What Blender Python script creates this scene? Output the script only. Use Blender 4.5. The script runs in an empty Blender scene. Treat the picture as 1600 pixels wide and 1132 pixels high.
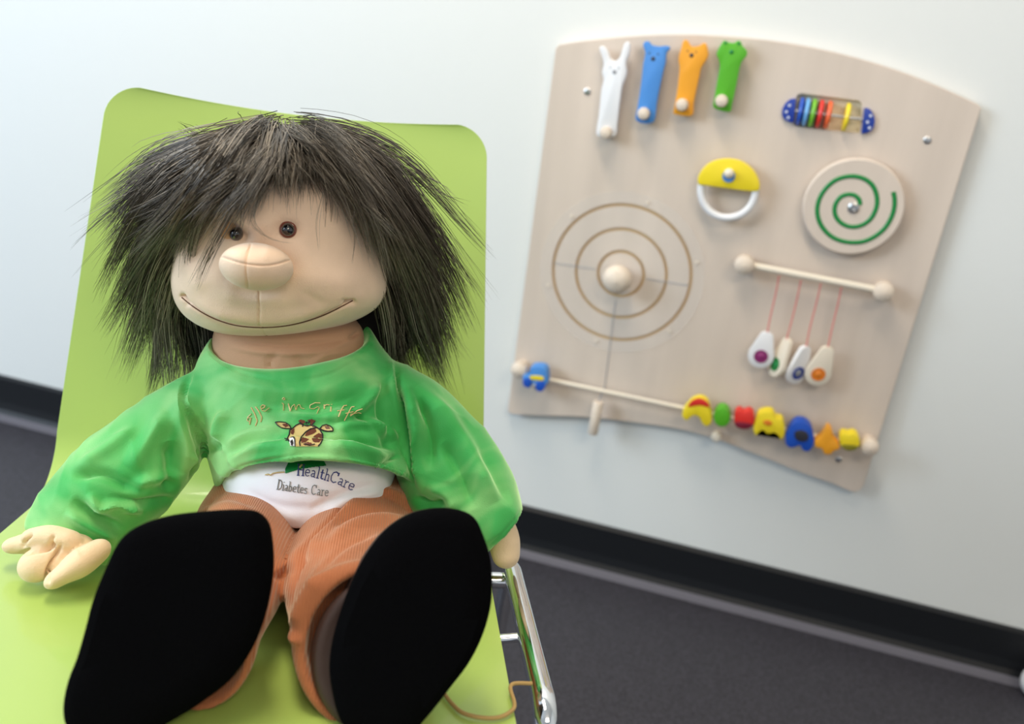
import bpy, bmesh, math, random
import numpy as np
from mathutils import Vector, Matrix
from mathutils.bvhtree import BVHTree
random.seed(7); rng = np.random.default_rng(7)
S = bpy.context.scene; COL = S.collection
# ------------------------------------------------------------------ camera
pitch, yaw, roll, FPX = 0.3766, -0.2171, -0.1328, 1413.8
C = np.array([0, -1.461, 0.969])
FW = np.array([math.sin(yaw)*math.cos(pitch), math.cos(yaw)*math.cos(pitch), -math.sin(pitch)])
_r = np.array([math.cos(yaw), -math.sin(yaw), 0]); _d = np.cross(FW, _r)
RT = math.cos(roll)*_r + math.sin(roll)*_d
DN = -math.sin(roll)*_r + math.cos(roll)*_d
cam = bpy.data.cameras.new('camera'); co = bpy.data.objects.new('camera', cam); COL.objects.link(co)
m = Matrix.Identity(4)
for i in range(3):
    m[i][0] = RT[i]; m[i][1] = -DN[i]; m[i][2] = -FW[i]; m[i][3] = C[i]
co.matrix_world = m
cam.sensor_width = 36; cam.lens = FPX/1600*36; cam.clip_start = .02
cam.dof.use_dof = True; cam.dof.focus_distance = .785; cam.dof.aperture_fstop = 4.0
S.camera = co
# ------------------------------------------------------------------ light
S.view_settings.view_transform = 'Standard'; S.view_settings.look = 'None'
S.view_settings.gamma = 1; S.view_settings.use_curve_mapping = False
S.view_settings.exposure = 0.34
w = bpy.data.worlds.new('world'); S.world = w; w.use_nodes = True
w.node_tree.nodes['Background'].inputs[0].default_value = (.86, .93, 1, 1)
w.node_tree.nodes['Background'].inputs[1].default_value = .50
def area(name, loc, target, sx, sy, power, color):
    l = bpy.data.lights.new(name, 'AREA'); l.shape = 'RECTANGLE'; l.size = sx; l.size_y = sy; l.energy = power; l.color = color
    o = bpy.data.objects.new(name, l); COL.objects.link(o); o.location = loc
    o.rotation_euler = (Vector(target)-Vector(loc)).to_track_quat('-Z', 'Y').to_euler()
    return o
area('window_daylight', (-3.0, -2.3, 1.8), (-.1, -.3, .6), 1.6, 1.3, 68, (.70, .85, 1))
area('ceiling_light', (-.55, -.8, 2.45), (-.3, -.6, 0), 1.2, .35, 21, (1, .87, .70))
area('ceiling_light', (.9, -2.4, 2.45), (.1, -.5, .5), 1.2, .5, 17, (1, .85, .66))
# ------------------------------------------------------------------ frames
CA = .3469; O = np.array([-.4017, -.7297, .4377])
F = np.array([math.sin(CA), -math.cos(CA), 0]); V = np.array([math.cos(CA), math.sin(CA), 0]); W = np.array([0, 0, 1.])
TILT = .1906; SN = -F*math.sin(TILT)+W*math.cos(TILT); SF = F*math.cos(TILT)+W*math.sin(TILT)
def L(u, v, w): return O+F*u+V*v+W*w                      # chair frame -> world
def ray(x, y): return FW+(x-800)/FPX*RT+(y-566)/FPX*DN
def hit(x, y, p, n): r_ = ray(x, y); return C+r_*np.dot(np.asarray(p)-C, n)/np.dot(r_, n)
def PX(x, y, u): return hit(x, y, O+F*u, F)
def PH(x, y, h): return hit(x, y, O+SN*h, SN)              # h above the seat plane
def BW(x, y, Y=0.): return hit(x, y, (0, Y, 0), np.array([0, 1., 0]))   # on a plane parallel to the wall
def dep(P): return float((np.asarray(P)-C)@FW)
def proj(P):
    q = P-C; z = q@FW
    return np.stack([800+FPX*(q@RT)/z, 566+FPX*(q@DN)/z], 1), z
# ------------------------------------------------------------------ materials
def mat(name, col, rough=.6, metal=0, sheen=0, sheen_tint=(1, 1, 1), spec=.5, bump=0, scale=200, coat=0, var=0, vscale=8, stretch=None, sheen_rough=.4, wave=None, sss=0):
    mm = bpy.data.materials.new(name); mm.use_nodes = True; nt = mm.node_tree; b = nt.nodes['Principled BSDF']
    b.inputs['Base Color'].default_value = (*col, 1); b.inputs['Roughness'].default_value = rough; b.inputs['Metallic'].default_value = metal
    b.inputs['Sheen Weight'].default_value = sheen; b.inputs['Sheen Tint'].default_value = (*sheen_tint, 1); b.inputs['Sheen Roughness'].default_value = sheen_rough
    b.inputs['Specular IOR Level'].default_value = spec; b.inputs['Coat Weight'].default_value = coat
    if sss: b.inputs['Subsurface Weight'].default_value = sss; b.inputs['Subsurface Scale'].default_value = .01
    tc = nt.nodes.new('ShaderNodeTexCoord'); src = tc.outputs['Object']
    if stretch:
        mp = nt.nodes.new('ShaderNodeMapping'); mp.inputs['Scale'].default_value = stretch; nt.links.new(src, mp.inputs[0]); src = mp.outputs[0]
    if var:
        n = nt.nodes.new('ShaderNodeTexNoise'); n.inputs['Scale'].default_value = vscale; n.inputs['Detail'].default_value = 5; nt.links.new(src, n.inputs['Vector'])
        r_ = nt.nodes.new('ShaderNodeValToRGB'); r_.color_ramp.elements[0].position = .3; r_.color_ramp.elements[1].position = .7
        r_.color_ramp.elements[0].color = (*[c*(1-var) for c in col], 1); r_.color_ramp.elements[1].color = (*[min(1, c*(1+var)) for c in col], 1)
        nt.links.new(n.outputs['Fac'], r_.inputs[0]); nt.links.new(r_.outputs[0], b.inputs['Base Color'])
    if bump:
        n = nt.nodes.new('ShaderNodeTexNoise'); n.inputs['Scale'].default_value = scale; n.inputs['Detail'].default_value = 3; nt.links.new(src, n.inputs['Vector'])
        bp = nt.nodes.new('ShaderNodeBump'); bp.inputs['Strength'].default_value = bump; bp.inputs['Distance'].default_value = .001
        h = n.outputs['Fac']
        if wave:
            wv = nt.nodes.new('ShaderNodeTexWave'); wv.bands_direction = 'X'; wv.inputs['Scale'].default_value = wave; wv.inputs['Distortion'].default_value = 1.2; wv.inputs['Detail'].default_value = 1; wv.inputs['Detail Scale'].default_value = .1
            nt.links.new(tc.outputs['Object'], wv.inputs['Vector'])
            ad = nt.nodes.new('ShaderNodeMath'); ad.operation = 'MULTIPLY_ADD'; ad.inputs[1].default_value = .25
            nt.links.new(h, ad.inputs[0]); nt.links.new(wv.outputs['Fac'], ad.inputs[2]); h = ad.outputs[0]
        nt.links.new(h, bp.inputs['Height']); nt.links.new(bp.outputs[0], b.inputs['Normal'])
    return mm
M = {}
M['wall'] = mat('wall_paint', (.76, .775, .755), .55, bump=.15, scale=300)
M['ceiling'] = mat('ceiling_paint', (.85, .85, .84), .8)
M['skirting'] = mat('black_vinyl', (.006, .007, .009), .5, bump=.1, spec=.3)
M['chair'] = mat('lime_laminate', (.40, .56, .12), .36, spec=.6, bump=.05, scale=500, coat=.3)
M['chrome'] = mat('chrome', (.83, .84, .86), .06, metal=1)
M['steel'] = mat('brushed_steel', (.6, .6, .6), .3, metal=1)
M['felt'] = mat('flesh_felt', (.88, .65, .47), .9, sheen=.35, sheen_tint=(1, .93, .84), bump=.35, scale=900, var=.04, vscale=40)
M['mouth_shade'] = mat('brown_mouth_shade', (.16, .075, .04), .9)  # brown that stands for the shade in the mouth groove
M['ochre_tone'] = mat('ochre_tone', (.74, .43, .20), .9, sheen=.3, bump=.3, scale=900)
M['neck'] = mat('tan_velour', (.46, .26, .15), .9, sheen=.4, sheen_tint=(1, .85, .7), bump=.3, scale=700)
M['hand'] = mat('hand_felt', (.80, .60, .38), .9, sheen=.4, sheen_tint=(1, .93, .8), bump=.35, scale=700)
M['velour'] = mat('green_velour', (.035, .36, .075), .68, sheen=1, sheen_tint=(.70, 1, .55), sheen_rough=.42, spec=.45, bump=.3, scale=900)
def pile_sheen(mm, stops, scale, stretch):
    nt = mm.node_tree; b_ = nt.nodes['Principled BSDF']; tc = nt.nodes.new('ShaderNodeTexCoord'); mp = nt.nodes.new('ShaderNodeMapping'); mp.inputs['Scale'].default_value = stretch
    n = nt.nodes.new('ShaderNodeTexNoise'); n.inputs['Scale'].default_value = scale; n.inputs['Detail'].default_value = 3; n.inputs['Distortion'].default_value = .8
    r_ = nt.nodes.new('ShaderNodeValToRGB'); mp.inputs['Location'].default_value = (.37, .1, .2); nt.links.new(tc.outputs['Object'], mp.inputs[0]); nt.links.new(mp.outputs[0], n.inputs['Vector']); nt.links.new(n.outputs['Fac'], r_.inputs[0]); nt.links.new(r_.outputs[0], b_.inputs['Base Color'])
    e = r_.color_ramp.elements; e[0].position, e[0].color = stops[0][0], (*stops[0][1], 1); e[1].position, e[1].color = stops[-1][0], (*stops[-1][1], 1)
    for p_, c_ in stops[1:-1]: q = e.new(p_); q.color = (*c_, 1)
pile_sheen(M['velour'], [(.36, (.014, .30, .045)), (.50, (.05, .42, .09)), (.64, (.26, .60, .20))], 11, (1, 1, .55))   # the pile's pale sheen and darker patches, painted into the base colour
M['thread_seam'] = mat('green_stitch', (.05, .3, .08), .8)
M['jersey'] = mat('white_jersey', (.86, .85, .88), .85, sheen=.2, bump=.15, scale=900)
M['cord'] = mat('rust_corduroy', (.44, .145, .055), .85, sheen=.55, sheen_tint=(1, .78, .6), bump=.55, scale=500, wave=160, var=.08, vscale=30)
M['black_felt'] = mat('black_felt', (.0022, .0022, .0026), 1, sheen=.0, spec=.02, bump=.4, scale=500)
M['brown_leather'] = mat('brown_leather', (.055, .028, .022), .5, bump=.3, scale=150)
M['hair'] = mat('grey_brown_fur', (.060, .052, .042), .45, spec=.6)
_nt = M['hair'].node_tree; _g = _nt.nodes.new('ShaderNodeNewGeometry'); _rr = _nt.nodes.new('ShaderNodeValToRGB'); _nt.links.new(_g.outputs['Random Per Island'], _rr.inputs[0]); _nt.links.new(_rr.outputs[0], _nt.nodes['Principled BSDF'].inputs['Base Color'])
_rr.color_ramp.elements[0].color = (.022, .016, .010, 1); _rr.color_ramp.elements[1].color = (.36, .31, .245, 1); _e = _rr.color_ramp.elements.new(.55); _e.color = (.085, .067, .047, 1)
M['wig'] = mat('dark_wig_cap', (.012, .010, .009), .95, spec=.1)
M['eye'] = mat('black_glass', (.004, .003, .004), .05, spec=.7, coat=1)
M['eye_ring'] = mat('brown_glass', (.16, .03, .012), .15, coat=.6)
M['eye_thread'] = mat('ochre_thread', (.55, .30, .10), .9)
M['birch'] = mat('birch_plywood', (.66, .56, .475), .5, bump=.1, scale=60, var=.06, vscale=3, stretch=(7, 1, .7), spec=.4)
M['birch_edge'] = mat('birch_groove', (.60, .40, .16), .7)
M['slot'] = mat('slot_birch', (.84, .76, .60), .7)
M['beech'] = mat('beech_knob', (.73, .62, .51), .45, var=.06, vscale=20, stretch=(1, 1, 5))
M['cream'] = mat('cream_wood', (.78, .70, .58), .5)
M['navy'] = mat('navy_star_end', (.015, .05, .33), .4)
def paint(n, c, r=.4): M[n] = mat(n, c, r, coat=.1)
paint('white', (.82, .82, .84)); paint('blue', (.07, .26, .66)); paint('orange', (.85, .36, .02)); paint('green', (.09, .42, .015)); paint('yellow', (.86, .67, .02))
paint('red', (.72, .03, .02)); paint('orange_red', (.85, .14, .04)); paint('light_blue', (.15, .4, .75)); paint('royal', (.01, .08, .48)); paint('dark_green', (.004, .22, .045)); paint('lime', (.18, .5, .03))
paint('purple', (.28, .03, .16)); paint('deep_orange', (.75, .22, .02)); paint('dark_red', (.2, .01, .03)); paint('pink_string', (.75, .22, .20), .8); paint('grey', (.28, .29, .32)); paint('dark', (.03, .03, .04))
paint('amber_cord', (.42, .27, .09), .7); paint('star_white', (.75, .78, .85)); paint('ochre', (.62, .42, .16), .8); paint('giraffe', (.66, .50, .19), .85); paint('giraffe_spot', (.13, .03, .012), .85); paint('thread_black', (.012, .008, .008), .8)
paint('thread_white', (.8, .8, .8), .8); paint('thread_blue', (.05, .065, .22), .8); paint('thread_grey', (.20, .21, .20), .8); paint('gold_thread', (.68, .50, .22), .6); paint('olive', (.22, .2, .01))
g = bpy.data.materials.new('clear_acrylic'); g.use_nodes = True; b = g.node_tree.nodes['Principled BSDF']
b.inputs['Base Color'].default_value = (.9, .93, .95, 1); b.inputs['Alpha'].default_value = .05; b.inputs['Roughness'].default_value = .08; M['acrylic'] = g
# speckled linoleum floor
fl = mat('dark_linoleum', (.038, .036, .045), .5, bump=.1, scale=400, var=.45, vscale=260, spec=.35); M['floor'] = fl
# ------------------------------------------------------------------ object helpers
FR = {}
def link(o, parent=None):
    COL.objects.link(o)
    if parent is not None: o.parent = parent
def tag(o, label=None, cat=None, group=None, kind=None):
    for k, v_ in (('label', label), ('category', cat), ('group', group), ('kind', kind)):
        if v_: o[k] = v_
    return o
def empty(name, loc, rz=0, label=None, cat=None, group=None):
    o = bpy.data.objects.new(name, None); o.empty_display_size = .05; link(o); o.location = loc; o.rotation_euler = (0, 0, rz)
    FR[o.name] = Matrix.Translation(Vector(loc)) @ Matrix.Rotation(rz, 4, 'Z'); return tag(o, label, cat, group)
def add(name, geo, mt, parent=None, smooth=True, loc=None, kind=None, label=None):
    Vt, Fc = geo; Vt = np.asarray(Vt, float)
    if parent is not None: fr = FR[parent.name]
    else: fr = Matrix.Translation(Vector(loc if loc is not None else Vt.mean(0)))
    inv = np.array(fr.inverted()); vl = Vt@inv[:3, :3].T+inv[:3, 3]
    me = bpy.data.meshes.new(name)
    if isinstance(Fc, np.ndarray):
        k = Fc.shape[1]; me.vertices.add(len(vl)); me.vertices.foreach_set('co', vl.astype(np.float32).ravel())
        me.loops.add(Fc.size); me.loops.foreach_set('vertex_index', Fc.astype(np.int32).ravel())
        me.polygons.add(len(Fc)); me.polygons.foreach_set('loop_start', np.arange(0, Fc.size, k, dtype=np.int32)); me.update(calc_edges=True); me.validate()
    else: me.from_pydata([tuple(p) for p in vl], [], [tuple(int(i) for i in f_) for f_ in Fc])
    me.materials.append(mt if not isinstance(mt, str) else M[mt])
    bm = bmesh.new(); bm.from_mesh(me)
    if len(bm.faces) < 150000: bmesh.ops.recalc_face_normals(bm, faces=bm.faces)
    for f_ in bm.faces: f_.smooth = smooth
    if smooth:
        for e_ in bm.edges:
            if len(e_.link_faces) == 2 and e_.calc_face_angle(0) > .7: e_.smooth = False
    bm.to_mesh(me); bm.free()
    o = bpy.data.objects.new(name, me); link(o, parent)
    if parent is None: o.location = fr.translation
    FR[o.name] = fr
    return tag(o, label, None, None, kind)
def merge(*gs):
    vs = []; fs = []; n = 0
    for v_, f_ in gs:
        vs.append(np.asarray(v_)); fs += [tuple(int(i)+n for i in q) for q in f_]; n += len(v_)
    return np.vstack(vs), fs
def spline(P, n, closed=False):
    P = np.asarray(P, float); k = len(P)
    if closed: P = np.vstack([P, P[:1]])
    d = np.linalg.norm(np.diff(P, axis=0), axis=1)+1e-9; s = np.concatenate([[0], np.cumsum(d)])
    if closed:
        Pe = np.vstack([P[-2], P, P[1]]); de = np.concatenate([[d[-1]], d, [d[0]]]); se = np.concatenate([[-d[-1]], s, [s[-1]+d[0]]])
        Tn = (Pe[2:]-Pe[:-2])/(se[2:]-se[:-2])[:, None]
    else:
        Tn = np.zeros_like(P)
        if k > 2: Tn[1:-1] = ((P[1:-1]-P[:-2])/d[:-1, None]*d[1:, None]+(P[2:]-P[1:-1])/d[1:, None]*d[:-1, None])/(d[:-1]+d[1:])[:, None]
        Tn[0] = (P[1]-P[0])/d[0]; Tn[-1] = (P[-1]-P[-2])/d[-1]
    t = np.linspace(0, s[-1], n, endpoint=not closed); i = np.clip(np.searchsorted(s, t, side='right')-1, 0, len(d)-1)
    h = d[i]; x = ((t-s[i])/h)[:, None]; h = h[:, None]
    return (2*x**3-3*x**2+1)*P[i]+(x**3-2*x**2+x)*h*Tn[i]+(-2*x**3+3*x**2)*P[i+1]+(x**3-x**2)*h*Tn[i+1]
def loft(secs, ns=40, nt=48, power=1.0, raw=False):
    A = np.array([np.concatenate(s_) for s_ in secs])
    if not raw: A = spline(A, ns)
    n = len(A); t = np.linspace(0, 2*np.pi, nt, endpoint=False)
    c, s_ = np.cos(t), np.sin(t)
    if power != 1: c, s_ = np.sign(c)*abs(c)**power, np.sign(s_)*abs(s_)**power
    P = A[:, None, :3]+c[None, :, None]*A[:, None, 3:6]+s_[None, :, None]*A[:, None, 6:9]
    Vt = P.reshape(-1, 3); fs = []
    i = np.arange(n-1)[:, None]; j = np.arange(nt)[None, :]; j2 = (j+1) % nt
    Q = np.stack([(i*nt+j).ravel(), (i*nt+j2).ravel(), ((i+1)*nt+j2).ravel(), ((i+1)*nt+j).ravel()], 1)
    fs = [tuple(q) for q in Q]
    Vt = np.vstack([Vt, A[0, :3], A[-1, :3]]); a0, a1 = n*nt, n*nt+1
    fs += [(a0, (k+1) % nt, k) for k in range(nt)]+[(a1, (n-1)*nt+k, (n-1)*nt+(k+1) % nt) for k in range(nt)]
    return Vt, fs
def nrm(v_): v_ = np.asarray(v_, float); return v_/np.linalg.norm(v_)
def chain(pts, cap0=1, cap1=1, ref=None):
    """pts: (P, half width px or negative metres, half depth m) -> sections facing the viewer"""
    Ps = [np.asarray(p[0], float) for p in pts]; out = []
    for k, (P, hw, hd) in enumerate(pts):
        P = Ps[k]; t = nrm(Ps[min(k+1, len(Ps)-1)]-Ps[max(k-1, 0)]); vw = nrm(P-C) if ref is None else ref
        a_ = nrm(np.cross(t, vw)); b_ = nrm(np.cross(a_, t)); h = hw*dep(P)/FPX if hw > 0 else -hw
        out.append((P, a_*h, b_*hd))
    def cap(s_, t, Ln): return [(s_[0]+t*Ln*math.sin(q), s_[1]*math.cos(q), s_[2]*math.cos(q)) for q in (.5, .9, 1.2, 1.42, 1.5707)]
    t0 = nrm(Ps[0]-Ps[1]); t1 = nrm(Ps[-1]-Ps[-2])
    pre = cap(out[0], t0, np.linalg.norm(out[0][2])*cap0)[::-1] if cap0 else []
    post = cap(out[-1], t1, np.linalg.norm(out[-1][2])*cap1) if cap1 else []
    return pre+out+post
def hole_end(secs, depth, shrink=.92):
    """turn the last section inwards: an open cuff"""
    c, a_, b_ = secs[-1]; t = nrm(secs[-1][0]-secs[-2][0])
    return secs+[(c+t*.0008, a_*.975, b_*.975), (c-t*.001, a_*shrink, b_*shrink), (c-t*depth*.5, a_*.9*shrink, b_*.9*shrink), (c-t*depth, a_*.7*shrink, b_*.7*shrink)]
def LRF(l, r_, f_, ul=None):
    l, r_, f_ = PX(*l), PX(*r_), PX(*f_); c = (l+r_)/2; return (c, (r_-l)/2, f_-c)
def remesh(geo, voxel, smooth=3):
    me = bpy.data.meshes.new('tmp'); me.from_pydata([tuple(p) for p in geo[0]], [], [tuple(int(i) for i in q) for q in geo[1]])
    bm = bmesh.new(); bm.from_mesh(me); bmesh.ops.recalc_face_normals(bm, faces=bm.faces); bm.to_mesh(me); bm.free()
    o = bpy.data.objects.new('tmp', me); COL.objects.link(o)
    r_ = o.modifiers.new('r', 'REMESH'); r_.mode = 'VOXEL'; r_.voxel_size = voxel
    if smooth: q = o.modifiers.new('s', 'SMOOTH'); q.iterations = smooth; q.factor = .5
    dg = bpy.context.evaluated_depsgraph_get(); ev = o.evaluated_get(dg); m2 = ev.to_mesh()
    v_ = np.empty(len(m2.vertices)*3, np.float32); m2.vertices.foreach_get('co', v_)
    fs = np.empty(len(m2.polygons)*4, np.int32); ok = len(m2.loops) == len(m2.polygons)*4
    if ok: m2.loops.foreach_get('vertex_index', fs); fs = fs.reshape(-1, 4)
    else: fs = [tuple(p.vertices) for p in m2.polygons]
    ev.to_mesh_clear(); bpy.data.objects.remove(o); bpy.data.meshes.remove(me)
    return v_.reshape(-1, 3).astype(float), fs
def vnormals(Vt, Fc):
    if isinstance(Fc, np.ndarray): T = np.vstack([Fc[:, [0, 1, 2]], Fc[:, [0, 2, 3]]])
    else: T = np.array([(q[0], q[i], q[i+1]) for q in Fc for i in range(1, len(q)-1)])
    n = np.cross(Vt[T[:, 1]]-Vt[T[:, 0]], Vt[T[:, 2]]-Vt[T[:, 0]]); N = np.zeros_like(Vt)
    for k in range(3): np.add.at(N, T[:, k], n)
    N /= np.linalg.norm(N, axis=1)[:, None]+1e-12
    cc = Vt.mean(0)
    if ((Vt-cc)*N).sum() < 0: N = -N
    return N
def sculpt(geo, strokes, gain=1.0):
    """strokes: (pixel polyline, half width px, height m[, taper]); moves the side seen from the photo's stand along its normals"""
    Vt, Fc = geo; Vt = Vt.copy()
    N = vnormals(Vt, Fc); p, z = proj(Vt); face = np.clip(-(N*(ray_dirs := (Vt-C)/np.linalg.norm(Vt-C, axis=1)[:, None])).sum(1)*2.2, 0, 1)
    off = np.zeros(len(Vt))
    for st in strokes:
        pl, wd, ht = st[:3]; tp = st[3] if len(st) > 3 else True
        pl = spline(pl, max(8, len(pl)*5)) if len(pl) > 2 else np.asarray(pl, float)
        if np.linalg.norm(np.diff(pl, axis=0), axis=1).sum() < 4*wd: tp = False
        lo = pl.min(0)-3*wd; hi = pl.max(0)+3*wd
        idx = np.where((p > lo).all(1) & (p < hi).all(1) & (face > 0))[0]
        if not len(idx): continue
        q = p[idx]; best = np.full(len(idx), 1e9); bt = np.zeros(len(idx))
        for k in range(len(pl)-1):
            a_, b_ = pl[k], pl[k+1]; ab = b_-a_; t = np.clip(((q-a_)@ab)/(ab@ab+1e-9), 0, 1); dd = np.linalg.norm(q-a_-t[:, None]*ab, axis=1)
            mk = dd < best; best[mk] = dd[mk]; bt[mk] = (k+t[mk])/(len(pl)-1)
        g_ = np.exp(-(best/wd)**2)*ht*(gain if wd > 3 else 1)
        if tp: g_ *= np.clip(np.sin(np.pi*np.clip(bt, .02, .98))*1.6, 0, 1)
        off[idx] += g_*face[idx]
    return Vt+N*off[:, None], Fc
def tube(P, r_, k=10, closed=False, flat=1.0, n=None):
    P = np.asarray(P, float)
    if n: P = spline(P, n, closed)
    m_ = len(P); R_ = np.broadcast_to(np.asarray(r_, float), (m_,))
    T = np.gradient(P, axis=0) if not closed else np.roll(P, -1, 0)-np.roll(P, 1, 0)
    T /= np.linalg.norm(T, axis=1)[:, None]+1e-12
    up = np.array([0, 0, 1.]) if abs(T[0][2]) < .8 else np.array([0, 1., 0]); a_ = nrm(np.cross(T[0], up)); rings = []
    for i in range(m_):
        a_ = a_-T[i]*(a_@T[i]); a_ = nrm(a_); b_ = np.cross(T[i], a_)
        t = np.linspace(0, 2*np.pi, k, endpoint=False)
        rings.append(P[i]+R_[i]*(np.cos(t)[:, None]*a_+flat*np.sin(t)[:, None]*b_))
    Vt = np.vstack(rings); fs = []
    for i in range(m_ if closed else m_-1):
        for j in range(k): fs.append((i*k+j, i*k+(j+1) % k, ((i+1) % m_)*k+(j+1) % k, ((i+1) % m_)*k+j))
    if not closed: fs += [tuple(range(k))[::-1], tuple(range((m_-1)*k, m_*k))]
    return Vt, fs
def ellipsoid(c, A, B, D, nu=24, nv=16):
    t = np.linspace(0, np.pi, nv+1)[1:-1]; secs = [(c-D*math.cos(q), A*math.sin(q), B*math.sin(q)) for q in t]
    g_ = loft(secs, 0, nu, raw=True); g_[0][-2] = c-D; g_[0][-1] = c+D; return g_
def lathe(c, ax, prof, nt=32):
    ax = nrm(ax); up = np.array([0, 0, 1.]) if abs(ax[2]) < .9 else np.array([1., 0, 0]); a_ = nrm(np.cross(ax, up)); b_ = np.cross(ax, a_)
    return loft([(np.asarray(c)+ax*h, a_*r_, b_*r_) for r_, h in prof], 0, nt, raw=True)
def prism(outline, n, th, bevel=.0):
    """outline: world points on a plane; extruded from the plane by -n*th; bevel softens the front edge"""
    Q = np.asarray(outline); k = len(Q); c = Q.mean(0); n = nrm(n)
    e = np.roll(Q, -1, 0)-np.roll(Q, 1, 0); e /= np.linalg.norm(e, axis=1)[:, None]+1e-9; inn = np.cross(n, e)
    area_ = np.sum(np.cross(Q-c, np.roll(Q, -1, 0)-c)@n)
    if area_ < 0: inn = -inn
    rings = [Q-n*th, Q-n*bevel] + ([Q+inn*bevel*.3-n*bevel*.3, Q+inn*bevel] if bevel else [])
    Vt = np.vstack(rings); m_ = len(rings); fs = []
    for i in range(m_-1):
        for j in range(k): fs.append((i*k+j, i*k+(j+1) % k, (i+1)*k+(j+1) % k, (i+1)*k+j))
    fs += [tuple(range(k))[::-1], tuple(range((m_-1)*k, m_*k))]; return Vt, fs
YN = np.array([0, -1., 0])
def boxg(lo, hi):
    x0, y0, z0 = lo; x1, y1, z1 = hi
    return np.array([(x, y, z) for x in (x0, x1) for y in (y0, y1) for z in (z0, z1)]), [(0, 1, 3, 2), (4, 6, 7, 5), (0, 4, 5, 1), (2, 3, 7, 6), (0, 2, 6, 4), (1, 5, 7, 3)]
# ================================================================== the room
tag(add('floor', boxg((-3.2, -4.2, -.08), (2.6, .03, 0)), 'floor', smooth=False), kind='structure')
tag(add('wall_back', boxg((-3.2, .02, 0), (2.6, .12, 2.6)), 'wall', smooth=False), kind='structure')
tag(add('wall_right', boxg((2.6, -4.2, 0), (2.7, .12, 2.6)), 'wall', smooth=False), kind='structure')
tag(add('ceiling', boxg((-3.2, -4.2, 2.6), (2.6, .12, 2.7)), 'ceiling', smooth=False), kind='structure')
H0, H1 = .0, .0877
prof = [(.02, H1), (.012, H1), (.008, H1-.003), (.006, .03), (.003, .014), (-.004, .005), (-.016, .0012), (-.022, .0002), (.02, .0002)]
vs = [(x, y, z) for x in (-3.2, 2.6) for y, z in prof]; k = len(prof)
tag(add('baseboard_back', (np.array(vs), [(i, (i+1) % k, k+(i+1) % k, k+i) for i in range(k)]+[tuple(range(k)), tuple(range(k, 2*k))[::-1]]), 'skirting', smooth=False), kind='structure')
M['cove'] = mat('cove_strip', (.13, .125, .15), .4)
tag(add('trim_1', (lambda p: (np.array([(x, y, z) for x in (-3.2, 2.6) for y, z in p]), [(i, (i+1) % 4, 4+(i+1) % 4, 4+i) for i in range(4)]+[(0, 1, 2, 3), (7, 6, 5, 4)]))([(-.004, .0062), (-.012, .0032), (-.024, .0008), (-.006, .0008)]), 'cove', smooth=False), kind='structure')
# ================================================================== the chair
chair = empty('chair', tuple(O*[1, 1, 0]), CA, 'lime green shell chair with chromed tube frame, the doll sitting on it', 'chair')
def shell():
    th, Rb, Lb, Ls = .3185, .0696, .3712, .405
    a0 = math.atan2(-math.cos(th), math.sin(th)); P = [(0., 0.)]; Aa = np.linspace(a0, TILT, 17)
    for i in range(16): m_ = (Aa[i]+Aa[i+1])/2; s_ = Rb*(Aa[i+1]-Aa[i]); P.append((P[-1][0]+s_*math.cos(m_), P[-1][1]+s_*math.sin(m_)))
    P = np.array(P)-np.array(P[-1]); d0 = np.array([math.cos(a0), math.sin(a0)]); d1 = np.array([math.cos(TILT), math.sin(TILT)])
    tb = np.concatenate([Lb-.035*(1-np.cos(np.linspace(0, np.pi/2, 12))), np.linspace(Lb-.035, 0, 20)[1:-1]])
    bk = P[0]-d0*tb[:, None]; st = P[-1]+d1*np.linspace(0, Ls, 24)[1:, None]
    fr = []; q = st[-1]; 
    for i in range(1, 11): a_ = TILT-i*.13; q = q+np.array([math.cos(a_), math.sin(a_)])*.008; fr.append(q)
    prof_ = np.vstack([bk, P, st, fr]); nb = len(bk); n = len(prof_)
    s_ = np.concatenate([[0], np.cumsum(np.linalg.norm(np.diff(prof_, axis=0), axis=1))]); tot = s_[-1]
    tg = np.gradient(prof_, axis=0); tg /= np.linalg.norm(tg, axis=1)[:, None]; nn = np.stack([-tg[:, 1], tg[:, 0]], 1)
    m_ = 33; tt = np.linspace(-1, 1, m_); front = []; back = []
    for i in range(n):
        wd = .4009+(.4595-.4009)*min(1, s_[i]/Lb); hw = wd/2; r_ = .033
        for d_ in (s_[i], tot-s_[i]):
            if d_ < r_: hw = min(hw, wd/2-r_+math.sqrt(max(0, r_*r_-(r_-d_)**2)))
        onb = max(0, 1-s_[i]/Lb)
        for t in tt:
            u_, w_ = prof_[i]; cv = .010*(1-t*t)*min(1, onb*2.5)
            w_ -= .0075*(1-t*t)*max(0, 1-s_[i]/.12)
            p = L(u_-nn[i][0]*cv, hw*t, w_-nn[i][1]*cv); nv = F*nn[i][0]+W*nn[i][1]
            front.append(p); back.append(p-nv*.009)
    Vt = np.array(front+back); N = n*m_; fs = []
    for i in range(n-1):
        for j in range(m_-1):
            a_ = i*m_+j; fs += [(a_, a_+1, a_+m_+1, a_+m_), (N+a_, N+a_+m_, N+a_+m_+1, N+a_+1)]
    bd = [j for j in range(m_)]+[i*m_+m_-1 for i in range(1, n)]+[(n-1)*m_+j for j in range(m_-2, -1, -1)]+[i*m_ for i in range(n-2, 0, -1)]
    for a_, b_ in zip(bd, bd[1:]+bd[:1]): fs.append((a_, N+a_, N+b_, b_))
    return Vt, fs
sh = add('seat_shell', shell(), 'chair', chair)
bv = sh.modifiers.new('bevel', 'BEVEL'); bv.width = .002; bv.segments = 2; bv.limit_method = 'ANGLE'; bv.angle_limit = .9
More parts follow.
